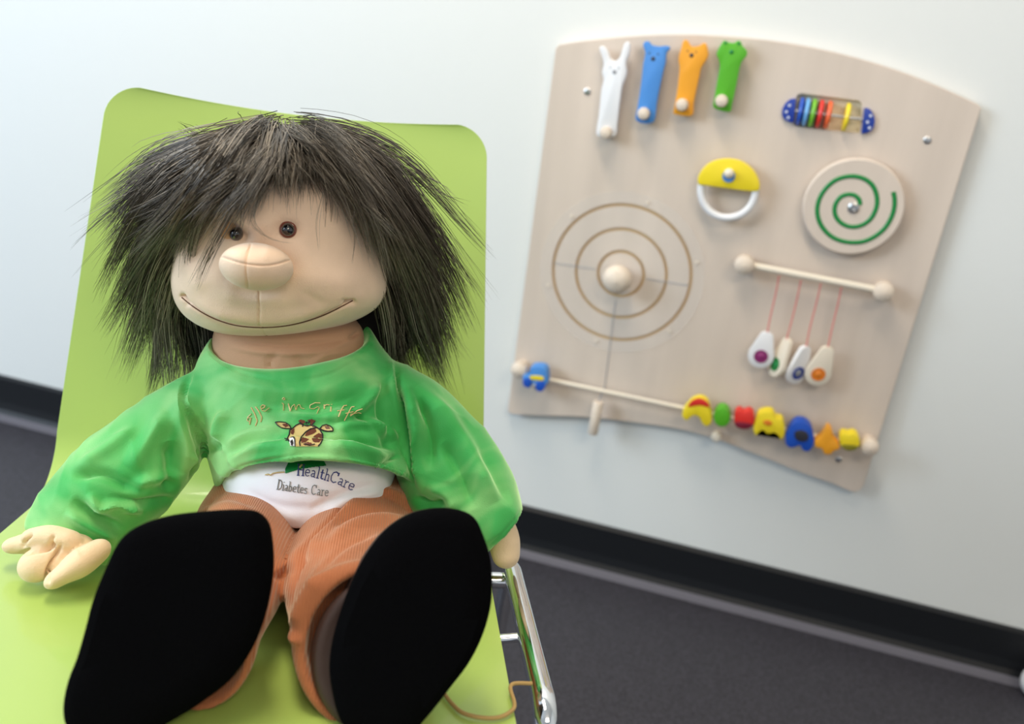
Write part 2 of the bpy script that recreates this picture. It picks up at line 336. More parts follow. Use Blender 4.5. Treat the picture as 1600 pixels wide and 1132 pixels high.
def arcpath(pts, r_=.03, n=6):
    pts = [np.asarray(p, float) for p in pts]; out = [pts[0]]
    for i in range(1, len(pts)-1):
        a_, b_, c_ = pts[i-1:i+2]; d1, d2 = nrm(a_-b_), nrm(c_-b_); rr = min(r_, np.linalg.norm(a_-b_)*.45, np.linalg.norm(c_-b_)*.45)
        for t in np.linspace(0, 1, n): p0 = b_+d1*rr; p1 = b_+d2*rr; out.append((1-t)**2*p0+2*t*(1-t)*b_+t*t*p1)
    out.append(pts[-1]); return np.array(out)
fz = -O[2]
for sd in (1, -1):
    pth = arcpath([L(-.055, sd*.262, fz+.012), L(.052, sd*.2555, .004), L(.318, sd*.2555, .056), L(.345, sd*.262, fz+.012)], .028, 10)
    add('side_frame', tube(pth, .0093, 20), 'chrome', chair)
    for uu in (-.055, .345): add('foot_cap', lathe(L(uu, sd*.262, fz), W, [(.0, .0001), (.012, .0001), (.0125, .01), (.011, .02), (0, .02)], 16), 'dark', chair)
    add('mounting_pin', tube([L(.072, sd*.252, -.004), L(.072, sd*.19, -.006)], .008, 14), 'chrome', chair)
    add('mounting_pin', tube([L(.20, sd*.250, .030), L(.20, sd*.17, .018)], .0042, 12), 'chrome', chair)
add('cross_bar', tube([L(.072, -.19, -.014), L(.072, .19, -.014)], .009, 14), 'chrome', chair)
add('cross_bar', tube([L(.27, -.19, .026), L(.27, .19, .026)], .009, 14), 'chrome', chair)
for sd in (1, -1): add('seat_rail', tube(arcpath([L(.03, sd*.185, -.018), L(.30, sd*.185, .034)]), .008, 12), 'chrome', chair)
# ================================================================== the cord on the seat
cp = [PH(690, 1078, .004), PH(706, 1100, .003), PH(722, 1114, .003), PH(745, 1121, .003), PH(785, 1120, .003), PH(800, 1111, .004), L(.293, .232, .062), L(.292, .246, .062)]
tag(add('cord', tube(cp, .0015, 8, n=48), 'amber_cord'), 'thin amber cord running from under the doll across the seat edge', 'cord')
# ================================================================== the doll
doll = empty('doll', tuple(L(.08, .03, .02)), CA, 'stuffed puppet doll with shaggy hair, big nose and green top sitting on the chair', 'doll')
# ---- trousers
pel = [LRF((350, 735, .05), (620, 735, .05), (480, 748, .10)), LRF((332, 762, .055), (640, 758, .055), (480, 782, .125)), LRF((308, 800, .06), (660, 785, .06), (478, 835, .14)),
       LRF((305, 840, .075), (668, 830, .075), (475, 870, .155)), LRF((330, 880, .10), (650, 880, .10), (470, 900, .15))]
SPL = L(.372, 0, .07); SPN = nrm(F*.91+W*.42); SPU = nrm(np.cross(V, SPN)); SPU = SPU*np.sign(SPU[2])
def ring(x, y, off, hw, hh): P = hit(x, y, SPL+SPN*off, SPN); k_ = dep(P)/FPX; return (P, V*hw*k_, SPU*hh*k_)
legl = [(PH(395, 812, .035), 66, .036), (PH(388, 862, .045), 70, .040), (PH(374, 920, .046), 68, .038)]
legr = [(PH(575, 805, .035), 78, .036), (PH(560, 850, .046), 92, .040), (PH(550, 905, .048), 106, .040)]
def fixs(secs, rg):
    a_, b_ = secs[-1][1], secs[-1][2]; c_, A_, B_ = rg
    if a_@A_ < 0: A_ = -A_
    if b_@B_ < 0: B_ = -B_
    return secs+[(c_, A_, B_)]
LL = fixs(fixs(chain(legl, 1, 0), ring(345, 978, -.060, 66, 62)), ring(312, 1032, -.032, 72, 80))
LR = fixs(fixs(chain(legr, 1, 0), ring(566, 970, -.058, 110, 95)), ring(592, 1018, -.030, 122, 132))
g1 = loft(pel, 40, 64); g2 = loft(hole_end(LL, .02), 70, 56); g3 = loft(hole_end(LR, .035), 70, 56)
tr = remesh(merge(g1, g2, g3), .0019, 16)
tr = sculpt(tr, gain=1.5, strokes=[
    ([(475, 862), (515, 822), (548, 790), (600, 772), (645, 782)], 9, .005),
    ([(512, 832), (545, 808), (600, 795), (650, 806)], 6, -.0045), ([(505, 862), (545, 826), (600, 812), (655, 822)], 9, .005), ([(500, 900), (540, 858), (590, 835)], 6, -.004),
    ([(480, 925), (520, 880), (565, 852), (620, 840)], 11, .004), ([(424, 898), (468, 866), (520, 846)], 12, .004), ([(556, 768), (520, 810), (482, 853), (460, 900), (448, 945)], 4.5, -.0055, False),
    ([(425, 905), (455, 890), (490, 862)], 6, -.003), ([(455, 985), (475, 940), (505, 900)], 9, .004), ([(490, 1000), (515, 950), (545, 910)], 8, -.004),
    ([(310, 805), (350, 790), (400, 802)], 7, .003), ([(315, 792), (360, 778), (400, 792)], 5, -.003), ([(450, 965), (452, 985), (470, 1010)], 7, .003)])
trousers = add('trousers', tr, 'cord', doll, label='rust corduroy trousers')
# ---- undershirt
us = [LRF((352, 690, .045), (622, 690, .045), (482, 705, .11)), LRF((346, 725, .05), (618, 730, .05), (484, 742, .14)), LRF((346, 748, .055), (612, 758, .055), (484, 785, .15)), LRF((347, 759, .06), (606, 769, .06), (484, 828, .150))]
ug = remesh(loft(hole_end(us, .012, .96), 50, 72), .0018, 4)
ug = sculpt(ug, [([(365, 775), (420, 800), (478, 815)], 8, .0016), ([(500, 812), (545, 780), (600, 768)], 7, .003), ([(480, 800), (530, 775), (590, 757)], 6, -.0025), ([(380, 765), (430, 790), (500, 795)], 8, -.0015), ([(345, 762), (352, 770), (400, 800)], 4, -.001)])
# ---- sweater
tor = [LRF((332, 545, .03), (568, 528, .03), (456, 572, .075)), LRF((325, 539, .032), (578, 519, .032), (456, 577, .088)), LRF((308, 560, .032), (600, 545, .032), (458, 600, .098)), LRF((300, 600, .032), (634, 592, .032), (462, 636, .110)),
       LRF((306, 660, .036), (636, 660, .036), (468, 672, .125)), LRF((322, 708, .042), (640, 715, .046), (475, 692, .140)), LRF((334, 745, .05), (648, 750, .05), (482, 704, .152)), LRF((342, 768, .056), (652, 768, .056), (488, 718, .157))]
tor = hole_end(tor, .03, .95); _dn = nrm(tor[3][0]-tor[1][0]); tor = [(tor[0][0]+_dn*.03, tor[0][1]*.8, tor[0][2]*.8)]+tor
sl = [(PX(338, 606, .035), 42, .040), (PX(296, 640, .045), 55, .042), (PX(252, 690, .06), 70, .042), (PX(198, 742, .085), 80, .042), (PX(138, 798, .11), 76, .038), (PX(103, 857, .128), 68, .032)]
sr = [(PX(592, 596, .035), 42, .040), (PX(640, 632, .045), 56, .044), (PX(678, 690, .055), 74, .046), (PX(712, 748, .07), 84, .044), (PX(750, 795, .085), 72, .040), (PX(788, 830, .095), 43, .032)]
SL = hole_end(chain(sl, 1, 0), .03, .93); SR = hole_end(chain(sr, 1, 0), .03, .93)
sw = remesh(merge(loft(tor, 80, 96), loft(SL, 70, 72), loft(SR, 70, 72)), .0017, 7)
sw = sculpt(sw, gain=1.55, strokes=[
    # collar band and hem band stitching
    ([(328, 552), (370, 578), (420, 592), (470, 594), (530, 578), (580, 538)], 2.2, -.0009, False),
    ([(345, 782), (365, 755), (420, 730), (490, 716), (540, 720), (590, 740), (648, 755)], 2.2, -.0008, False),
    # armhole seams
    ([(300, 575), (285, 610), (300, 660), (312, 705)], 4, -.0035), ([(618, 560), (622, 610), (628, 670), (640, 720)], 4, -.004), ([(612, 560), (612, 600)], 5, .002), ([(622, 585), (630, 645), (642, 705), (652, 762)], 4, -.006), ([(302, 650), (318, 700), (322, 735)], 4, -.005),
    # chest folds
    ([(325, 580), (400, 605), (470, 612), (560, 600)], 12, .0025), ([(330, 600), (400, 632), (500, 635), (585, 612)], 9, -.0022), ([(350, 610), (420, 645)], 9, .002),
    ([(602, 590), (596, 640), (605, 680), (618, 705)], 7, -.006), ([(600, 598), (575, 625), (560, 640), (500, 650)], 7, .004), ([(560, 655), (600, 672), (618, 690)], 7, .0045), ([(540, 640), (580, 668), (612, 700)], 5, -.0035),
    ([(520, 672), (570, 665), (612, 690)], 7, .004), ([(510, 690), (570, 690), (618, 702)], 5, -.0035), ([(505, 703), (560, 708), (610, 716)], 6, .003), ([(590, 735), (608, 718), (625, 712)], 4, -.005), ([(420, 640), (520, 655), (560, 655)], 6, .002),
    ([(350, 700), (380, 680), (440, 672)], 8, .003), ([(336, 690), (345, 655), (355, 640)], 10, .004), ([(350, 725), (400, 700), (440, 695), (530, 700), (600, 720)], 7, .0035), ([(345, 715), (390, 692), (450, 688)], 5, -.0025),
    ([(340, 780), (360, 745), (420, 722), (490, 708), (560, 716), (640, 742)], 6, -.0015, False), ([(322, 712), (332, 702), (345, 695)], 5, -.005),
    # left sleeve folds
    ([(290, 610), (282, 650), (290, 700), (285, 740)], 12, .005), ([(265, 640), (225, 700), (200, 735)], 14, .006), ([(262, 690), (270, 730), (255, 770)], 11, -.006), ([(205, 760), (240, 748), (285, 745)], 8, .005), ([(110, 742), (160, 742), (205, 762), (220, 765)], 9, -.0055),
    ([(140, 768), (155, 795), (178, 788), (225, 800)], 7, .006), ([(110, 780), (160, 812), (200, 830)], 9, -.005), ([(100, 800), (150, 830), (185, 845)], 8, .0035), ([(165, 780), (220, 785), (285, 780)], 7, -.004), ([(300, 700), (306, 735), (300, 770)], 6, .004), ([(120, 730), (170, 700), (215, 665)], 9, .003), ([(310, 700), (296, 760)], 4, -.004),
    # right sleeve folds
    ([(632, 600), (650, 660), (648, 720), (660, 770)], 9, .006), ([(650, 620), (672, 680), (672, 740)], 10, -.005), ([(650, 600), (700, 660), (745, 730), (775, 790)], 13, .006), ([(690, 690), (720, 740), (740, 800)], 10, -.004), ([(645, 775), (670, 790), (700, 782)], 8, -.005), ([(665, 760), (690, 768), (715, 800)], 9, .004), ([(740, 700), (780, 760), (800, 790)], 8, -.002),
    ([(768, 848), (795, 822), (812, 800)], 2, -.0008, False), ([(60, 826), (110, 842), (160, 868)], 2, -.0008, False)])
def wrinkle(geo, amp, f1, seed, thr=None):
    from mathutils import noise
    Vt, Fc = geo; N = vnormals(Vt, Fc); o_ = Vector((seed, seed*.7, seed*1.3)); d = np.empty(len(Vt))
    q = (Vt-O)@np.stack([V, F, W], 1)
    for i, (a_, b_, c_) in enumerate(q):
        wx = noise.noise(Vector((a_*9, b_*9, c_*9))+o_)*.05; p = Vector((a_+wx*.9, b_, c_+wx))
        r1 = 1-abs(noise.noise(p*f1+o_))*2.4; r2 = noise.noise(p*f1*.45+o_*2)
        d[i] = amp*(max(0, r1)**2*.8+r2*1.0-.3)
    return Vt+N*d[:, None], Fc
sw = wrinkle(sw, .0022, 16, 3.1)
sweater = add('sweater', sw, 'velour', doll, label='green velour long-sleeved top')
undershirt = add('undershirt', ug, 'jersey', doll, label='white undershirt')
# ---- hands
def blob(pts, **k): return loft(chain(pts, 1, 1), 26, 20)
hl = merge(blob([(PH(118, 858, .030), 28, .016), (PH(86, 870, .026), 31, .018), (PH(60, 883, .022), 27, .016)]),
           blob([(PH(146, 866, .032), 20, .015), (PH(120, 884, .028), 22, .016), (PH(93, 902, .020), 15, .013)]),
           blob([(PH(104, 844, .042), 17, .013), (PH(72, 839, .042), 18, .014), (PH(57, 840, .040), 16, .012)]),
           blob([(PH(72, 851, .030), 14, .011), (PH(40, 850, .024), 16, .013), (PH(27, 852, .022), 14, .012)]))
hgeo = sculpt(remesh(hl, .0013, 3), [([(28, 868), (48, 862), (72, 858), (88, 852)], 3.5, -.006), ([(96, 852), (84, 872), (74, 900), (76, 915)], 3.2, -.0065), ([(34, 858), (40, 846), (50, 832)], 3, -.004), ([(86, 835), (80, 846), (84, 858)], 3, -.003), ([(104, 850), (116, 858), (125, 872)], 3, .001)])
add('hand', hgeo, 'hand', doll)
hr = merge(blob([(PX(782, 828, .10), 25, .017), (PX(788, 848, .105), 25, .018), (PX(790, 864, .11), 23, .015)]), blob([(PX(788, 834, .082), 16, .013), (PX(794, 858, .08), 15, .013)]))
add('hand', remesh(hr, .0015, 3), 'hand', doll)
# ---- shoes
def shoe(px, ankle, up_s=1.0):
    q = np.array([hit(x, y, SPL, SPN) for x, y in px]); q = spline(q, 120, True); c = q.mean(0); fs = []; rings = []
    e = np.roll(q, -1, 0)-np.roll(q, 1, 0); e /= np.linalg.norm(e, axis=1)[:, None]; inn = np.cross(SPN, e); 
    if ((c-q)*inn).sum() < 0: inn = -inn
    for sc, ins, off in ((.02, 0, .0035), (.3, 0, .0035), (.6, 0, .003), (.85, 0, .002), (1, .006, .0005), (1, .003, -.001), (1, .0008, -.004), (1, 0, -.008), (1, 0, -.016), (1, .0015, -.021), (1, .006, -.024), (.9, 0, -.0245)):
        rings.append(c+(q-c)*sc+inn*ins+SPN*off)
    def mk(rings):
        n = len(q); v_ = np.vstack(rings); f_ = [(i*n+j, i*n+(j+1) % n, (i+1)*n+(j+1) % n, (i+1)*n+j) for i in range(len(rings)-1) for j in range(n)]
        return v_, f_+[tuple(range(n))[::-1], tuple(range((len(rings)-1)*n, len(rings)*n))]
    sole = mk(rings); up = []
    for sc, off, mv in ((.90, -.012, 0), (.97, -.02, .0), (.985, -.028, .02), (.95, -.038, .1), (.82, -.05, .35), (.62, -.062, .7), (.5, -.075, 1), (.45, -.09, 1.15)):
        up.append(c+(q-c)*sc*up_s+SPN*off+(ankle-c-SPN*((ankle-c)@SPN))*mv)
    upr = mk(up); o = add('shoe', upr, 'brown_leather', doll, label='dark brown shoe upper'); add('sole', sole, 'black_felt', o, label='flat black felt sole')
shoe([(205, 828), (250, 812), (310, 804), (370, 801), (398, 805), (415, 822), (421, 850), (423, 890), (418, 935), (405, 985), (385, 1030), (355, 1070), (310, 1105), (262, 1135), (215, 1160), (165, 1172), (120, 1162), (98, 1140), (93, 1110), (100, 1070), (115, 1030), (128, 985), (140, 940), (160, 890), (180, 850)], PH(320, 1030, .035), .93)
shoe([(690, 798), (725, 803), (745, 815), (757, 840), (768, 875), (771, 915), (768, 955), (755, 1000), (735, 1040), (705, 1080), (672, 1122), (640, 1155), (600, 1172), (560, 1162), (532, 1135), (519, 1095), (513, 1050), (518, 1005), (531, 960), (550, 910), (575, 865), (605, 830), (645, 806)], PH(556, 1000, .05))
for ob in [o for o in doll.children if o.name.startswith('shoe')]: FR[ob.name] = FR[doll.name]
# brown sock / boot shaft seen inside the right trouser cuff
add('boot_shaft', loft([ring(596, 1022, -.085, 70, 80), ring(594, 1022, -.06, 96, 110), ring(594, 1024, -.036, 106, 122), ring(596, 1026, -.026, 104, 122), ring(596, 1026, -.025, 80, 90)], 30, 48), 'brown_leather', doll)
# ---- neck
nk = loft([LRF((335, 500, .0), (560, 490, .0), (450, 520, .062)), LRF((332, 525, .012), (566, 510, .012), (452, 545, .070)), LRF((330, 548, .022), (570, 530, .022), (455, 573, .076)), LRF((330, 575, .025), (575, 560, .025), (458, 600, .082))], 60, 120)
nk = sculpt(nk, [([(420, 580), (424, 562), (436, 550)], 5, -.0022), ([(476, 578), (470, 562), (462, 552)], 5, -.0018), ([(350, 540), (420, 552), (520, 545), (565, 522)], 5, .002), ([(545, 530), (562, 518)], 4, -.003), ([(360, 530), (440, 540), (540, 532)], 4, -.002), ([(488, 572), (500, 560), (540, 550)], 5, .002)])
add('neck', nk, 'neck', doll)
# ---- head
rows = [(226, 438, 442, .02, .001), (229, 405, 475, .02, .034), (240, 370, 512, .02, .056), (265, 332, 548, .022, .074), (300, 302, 568, .025, .082), (340, 284, 584, .028, .084), (380, 276, 595, .030, .084), (415, 270, 601, .031, .085), (445, 268, 603, .032, .086), (468, 274, 599, .032, .085),
        (484, 285, 590, .031, .081), (498, 303, 573, .029, .074), (510, 328, 548, .027, .064), (519, 358, 518, .025, .048), (526, 392, 482, .025, .030), (529, 432, 446, .025, .001)]
hs = []
for y, xl, xr, u_, hd in rows:
    dy = float(np.interp(y, [226, 380, 440, 500, 531], [0, 3, 1, -8, -12]))*(xr-xl)/333.
    l_, r_ = PX(xl, y-dy, u_), PX(xr, y+dy, u_); c_ = (l_+r_)/2; hs.append((c_, (r_-l_)/2, nrm(C-c_)*hd))
hg = loft(hs, 340, 540, power=.92)
hg = sculpt(hg, [
    ([(283, 464), (300, 478), (330, 496), (365, 508), (404, 512), (455, 508), (500, 495), (540, 476), (551, 470)], 2.4, -.0062, False),
    ([(300, 470), (340, 488), (404, 500), (460, 496), (520, 474)], 10, .0035), ([(310, 495), (350, 512), (405, 520), (460, 517), (520, 500), (560, 484)], 6, .0022),
    ([(538, 470), (552, 473)], 4, -.003), ([(285, 462), (292, 476)], 4, -.003), 
    ([(403, 455), (405, 480), (406, 505), (420, 529)], 1.3, -.0012, False), ([(440, 298), (420, 340), (408, 380)], 1.3, -.0004, False),
    ([(352, 352), (366, 362), (376, 370)], 13, -.008, False), ([(440, 356), (456, 358)], 14, -.0045, False), ([(385, 345), (415, 350)], 16, .003),
    ([(330, 420), (345, 440), (360, 450)], 20, .003), ([(480, 430), (530, 440)], 28, .004), ([(300, 420), (310, 440)], 16, .003), ([(470, 455), (510, 478)], 8, -.0012), ([(355, 445), (400, 460), (450, 450)], 7, -.002)])
head = add('head', hg, 'felt', doll)
hv, hf = hg; bvh = BVHTree.FromPolygons([Vector(p) for p in hv], [tuple(int(i) for i in q) for q in hf])
def onhead(x, y):
    r_ = ray(x, y); h = bvh.ray_cast(Vector(C), Vector(r_).normalized()); return np.array(h[0]), np.array(h[1])
# nose
p, _n = onhead(401, 417); back = nrm(C-p); sc = (dep(p)-.03)/FPX
ax = nrm(RT*.995+DN*.06); ay = nrm(DN-ax*(DN@ax)); az = -nrm(np.cross(ax, ay))
if az@back < 0: az = -az
nc = p+back*.016
ng = ellipsoid(nc, az*.030, ay*(37.5*sc), ax*(57*sc), 140, 110)
ng = sculpt(ng, [([(347, 402), (380, 412), (420, 415), (456, 406)], 1.4, -.0014, False), ([(392, 380), (386, 400), (384, 425), (388, 454)], 1.4, -.0014, False), ([(360, 395), (372, 402)], 12, .002), ([(420, 395), (440, 400)], 12, .0015)])
nose = add('nose', ng, 'felt', head)
# eyes
for ex, ey, rr, ring in ((369, 366, 11, False), (450, 359, 13.5, True)):
    p, n_ = onhead(ex, ey); to = nrm(C-p); r_ = rr*dep(p)/FPX; pc = p+to*r_*.10
    if ring:
        e = add('eye', lathe(pc, nrm(n_+to), [(0, -.002), (r_*.99, -.002), (r_*1.0, .001), (r_*.93, .0025), (r_*.82, .003), (0, .003)], 40), 'eye_ring', head, label='eye with brown glass rim')
        a_ = nrm(n_+to); add('pupil', lathe(pc, a_, [(0, 0), (r_*.78, .001), (r_*.76, .0035), (r_*.62, .0052), (r_*.36, .0066), (r_*.12, .0072), (0, .0073)], 40), 'eye', head)
    else: e = add('eye', lathe(pc, nrm(n_*.8+to), [(0, -.003), (r_, -.001), (r_*.96, .0022), (r_*.78, .0045), (r_*.5, .0063), (r_*.2, .007), (0, .0071)], 40), 'eye', head, label='eye sunk in its socket')
mouth = [onhead(x, y) for x, y in spline([(284, 465), (300, 478), (330, 496), (365, 508), (404, 512), (455, 508), (500, 495), (540, 476), (551, 470)], 70)]
add('mouth_shade_line', tube([p_-nrm(C-p_)*.0001 for p_, _q in mouth], .0006, 6), 'mouth_shade', head, label='dark line for the shade in the mouth crease')  # thin brown tube draws the mouth groove's shade as a dark line
def headpatch(cx, cy, rx, ry, off):
    k = 28; vt = [onhead(cx, cy)]; fs = []
    for r_i in range(1, 5):
        for a_ in range(k): vt.append(onhead(cx+rx*r_i/4*math.cos(2*math.pi*a_/k), cy+ry*r_i/4*math.sin(2*math.pi*a_/k)))
    for a_ in range(k): fs.append((0, 1+a_, 1+(a_+1) % k))
    for r_i in range(3):
        for a_ in range(k): fs.append((1+r_i*k+a_, 1+(r_i+1)*k+a_, 1+(r_i+1)*k+(a_+1) % k, 1+r_i*k+(a_+1) % k))
    return np.array([p_+q_*off for p_, q_ in vt]), fs
add('eye_side_orange_tone', headpatch(356, 360, 15, 14, .0004), 'ochre_tone', head, label='orange tone beside the sunken eye')  # thin disc of a more orange tone laid on the face
# ---- wig cap and fur
wr = [(214, 430, 470, .0, .002), (220, 390, 520, .005, .05), (238, 335, 570, .012, .078), (262, 300, 600, .012, .086), (284, 285, 618, .004, .086), (300, 275, 628, -.012, .080), (330, 265, 640, -.020, .066), (380, 256, 652, -.024, .058), (440, 254, 660, -.022, .054), (500, 262, 655, -.018, .050), (545, 285, 640, -.012, .042), (575, 330, 600, -.008, .03), (585, 430, 470, -.008, .002)]
ws = []
for y, xl, xr, u_, hd in wr:
    l_, r_ = PX(xl, y, u_), PX(xr, y, u_); c_ = (l_+r_)/2; ws.append((c_, (r_-l_)/2, nrm(C-c_)*hd))
wig = add('wig_cap', loft(ws, 60, 80), 'wig', doll)
G = []   # layers of guide hairs: (x, y, u)
G.append((3600, .012, [  # outer silhouette, left
    [(432, 222, .02), (360, 228, .03), (290, 240, .02), (230, 275, 0), (185, 312, -.01)], [(420, 224, .03), (345, 238, .05), (270, 262, .04), (215, 315, .02), (170, 370, 0)],
    [(410, 222, .03), (335, 245, .06), (265, 295, .05), (215, 350, .03), (180, 415, 0)], [(400, 230, .03), (325, 265, .06), (262, 330, .05), (222, 395, .03), (192, 455, 0)],
    [(370, 250, .02), (305, 300, .05), (255, 370, .04), (220, 440, .02), (196, 505, -.01)], [(340, 280, .01), (290, 330, .04), (252, 400, .03), (226, 465, .01), (208, 535, -.01)],
    [(320, 310, .0), (280, 370, .03), (252, 435, .02), (240, 500, .01), (232, 560, -.01)], [(300, 350, .0), (272, 410, .02), (262, 470, .01), (264, 530, 0), (262, 585, -.01)],
    [(290, 400, -.01), (274, 450, .01), (282, 510, .0), (292, 560, 0), (288, 602, -.01)], [(300, 440, -.02), (292, 490, -.005), (308, 530, -.01), (318, 560, -.01), (312, 590, -.01)]]))
G.append((4300, .012, [  # outer silhouette, right
    [(452, 222, .02), (520, 226, .03), (585, 250, .02), (640, 305, 0), (688, 362, -.01)], [(465, 224, .03), (530, 236, .05), (600, 275, .04), (655, 345, .02), (706, 430, -.01)],
    [(475, 222, .03), (545, 240, .05), (612, 305, .04), (665, 385, .02), (718, 482, -.01)], [(500, 232, .03), (565, 270, .05), (622, 345, .04), (668, 425, .02), (708, 520, -.01)],
    [(520, 245, .02), (585, 305, .05), (632, 385, .03), (668, 465, .01), (700, 555, -.01)], [(540, 270, .02), (595, 340, .04), (635, 420, .02), (660, 500, .0), (688, 580, -.02)],
    [(560, 300, .01), (606, 380, .03), (634, 455, .02), (652, 520, 0), (668, 588, -.02)], [(580, 340, .0), (612, 420, .02), (626, 490, .01), (640, 540, -.01), (650, 590, -.02)],
    [(590, 400, -.01), (612, 460, .0), (612, 520, -.005), (628, 560, -.02), (640, 592, -.02)], [(590, 440, -.02), (602, 490, -.01), (594, 530, -.01), (605, 560, -.02), (615, 585, -.02)]]))
G.append((2700, .0075, [  # front, falling left over the brow
    [(420, 218, .05), (370, 232, .085), (318, 268, .10), (270, 325, .09), (232, 385, .06)], [(425, 218, .055), (380, 236, .092), (332, 280, .108), (288, 340, .10), (252, 400, .07)],
    [(430, 218, .06), (392, 240, .096), (350, 284, .114), (310, 330, .115), (282, 368, .10)], [(436, 219, .06), (406, 244, .10), (374, 284, .12), (350, 312, .122), (332, 334, .12)],
    [(442, 220, .06), (420, 246, .10), (398, 276, .12), (382, 300, .124), (370, 320, .124)], [(446, 221, .06), (432, 244, .10), (420, 266, .12), (410, 286, .122), (402, 304, .124)]]))
G.append((2700, .0075, [  # front, falling right
    [(452, 221, .06), (450, 244, .10), (448, 262, .114), (446, 276, .118), (444, 288, .118)], [(458, 220, .06), (472, 242, .10), (486, 262, .112), (496, 278, .116), (502, 292, .118)],
    [(464, 219, .06), (496, 240, .095), (526, 276, .108), (544, 304, .112), (558, 332, .11)], [(470, 219, .055), (512, 240, .09), (552, 285, .102), (578, 334, .104), (594, 380, .095)],
    [(476, 218, .05), (526, 242, .085), (572, 296, .092), (606, 360, .086), (632, 428, .07)], [(482, 218, .05), (538, 244, .075), (590, 308, .08), (630, 380, .07), (662, 460, .04)]]))
G.append((1500, .010, [  # crown
    [(400, 226, .0), (392, 222, .03), (372, 236, .07), (350, 256, .095), (334, 280, .10)], [(420, 222, .0), (414, 218, .03), (402, 232, .07), (390, 250, .10), (380, 268, .106)],
    [(438, 219, .0), (436, 214, .03), (432, 228, .07), (428, 240, .09), (424, 254, .10)], [(452, 219, .0), (454, 214, .03), (458, 228, .07), (464, 240, .09), (470, 252, .10)],
    [(470, 222, .0), (478, 218, .03), (494, 232, .07), (508, 250, .095), (518, 268, .10)], [(490, 226, .0), (504, 224, .03), (528, 242, .07), (548, 266, .085), (560, 290, .09)]]))
G.append((120, .012, [  # standing fly-away hairs on the crown
    [(330, 232, .0), (320, 222, .0), (305, 214, 0), (290, 212, 0), (275, 214, 0)], [(395, 222, .0), (380, 213, .0), (362, 208, 0), (345, 208, 0), (330, 212, 0)], 
    [(540, 228, .0), (560, 226, .0), (575, 230, 0), (590, 236, 0), (602, 244, 0)], [(620, 290, .0), (640, 296, .0), (655, 306, 0), (668, 318, 0), (680, 330, 0)]]))
for li, x0, dx in ((2, 384, 10), (3, 450, 11)):          # the front hair starts along a ragged line, not from one point
    for k_, g_ in enumerate(G[li][2]):
        nx = x0+dx*k_; sh_ = nx-g_[0][0]; g_[0] = (nx, g_[0][1]+abs(nx-445)*.10+2, g_[0][2]); g_[1] = (g_[1][0]+sh_*.45, g_[1][1]+2, g_[1][2])
SEG = 9
def fur(layers):
    allP = []; allR = []
    for cnt, spread, gd in layers:
        gw = np.array([spline([PX(*q) for q in g_], SEG) for g_ in gd])      # guides in the room, metres
        ncl = max(10, cnt//34); ct = rng.uniform(0, len(gd)-1, ncl); coff = rng.normal(0, 1, (ncl, 3)); clen = rng.uniform(.55, 1.08, ncl); cbend = rng.normal(0, 1, (ncl, 3))
        for s_ in range(cnt):
            c_ = rng.integers(ncl); tt = float(np.clip(ct[c_]+rng.normal(0, .22), 0, len(gd)-1.001)); i = int(tt); f_ = tt-i
            tcl = float(np.clip(ct[c_], 0, len(gd)-1.001)); ic = int(tcl); fc = tcl-ic
            own = gw[i]*(1-f_)+gw[i+1]*f_; cl = gw[ic]*(1-fc)+gw[ic+1]*fc
            x = np.linspace(0, 1, SEG)[:, None]; cp_ = np.clip(rng.normal(.76, .2), 0, .97)*x**1.2
            q = own*(1-cp_)+cl*cp_
            q = q+coff[c_]*spread*(.75-.1*x)+rng.normal(0, spread*.45, 3)*(1-x*.5)+cbend[c_]*.011*x**2+np.cumsum(rng.normal(0, .0009, (SEG, 3)), 0)*x
            ln = min(1.06, max(.35, clen[c_]+rng.normal(0, .13))); k_ = np.linspace(0, ln, SEG)*(SEG-1); i0 = np.clip(k_.astype(int), 0, SEG-2); fr_ = (k_-i0)[:, None]
            q = q[i0]*(1-fr_)+q[i0+1]*fr_
            allP.append(q); allR.append(rng.uniform(.00018, .00040))
    return np.array(allP), np.array(allR)
def strands(P, R_):
    n = len(P); T = np.gradient(P, axis=1); T /= np.linalg.norm(T, axis=2)[..., None]+1e-12
    up = np.array([.3, .5, .81]); a_ = np.cross(T, up); a_ /= np.linalg.norm(a_, axis=2)[..., None]; b_ = np.cross(T, a_)
    prof_ = R_[:, None]*np.array([1, 1.1, 1.1, 1.05, 1, .9, .75, .5, .12])[None, :]
    Vs = np.stack([P+prof_[..., None]*(math.cos(q)*a_+math.sin(q)*b_) for q in (0, 2.094, 4.189)], 2)
    base = (np.arange(n)*SEG*3)[:, None, None]; i = np.arange(SEG-1)[None, :, None]*3; j = np.arange(3)[None, None, :]; j2 = (j+1) % 3
    Q = np.stack([base+i+j, base+i+j2, base+i+3+j2, base+i+3+j], -1).reshape(-1, 4)
    return Vs.reshape(-1, 3), Q
P_, R_ = fur(G)
hair = add('hair', strands(P_, R_), 'hair', wig, kind='stuff', label='long shaggy grey-brown fur hair')
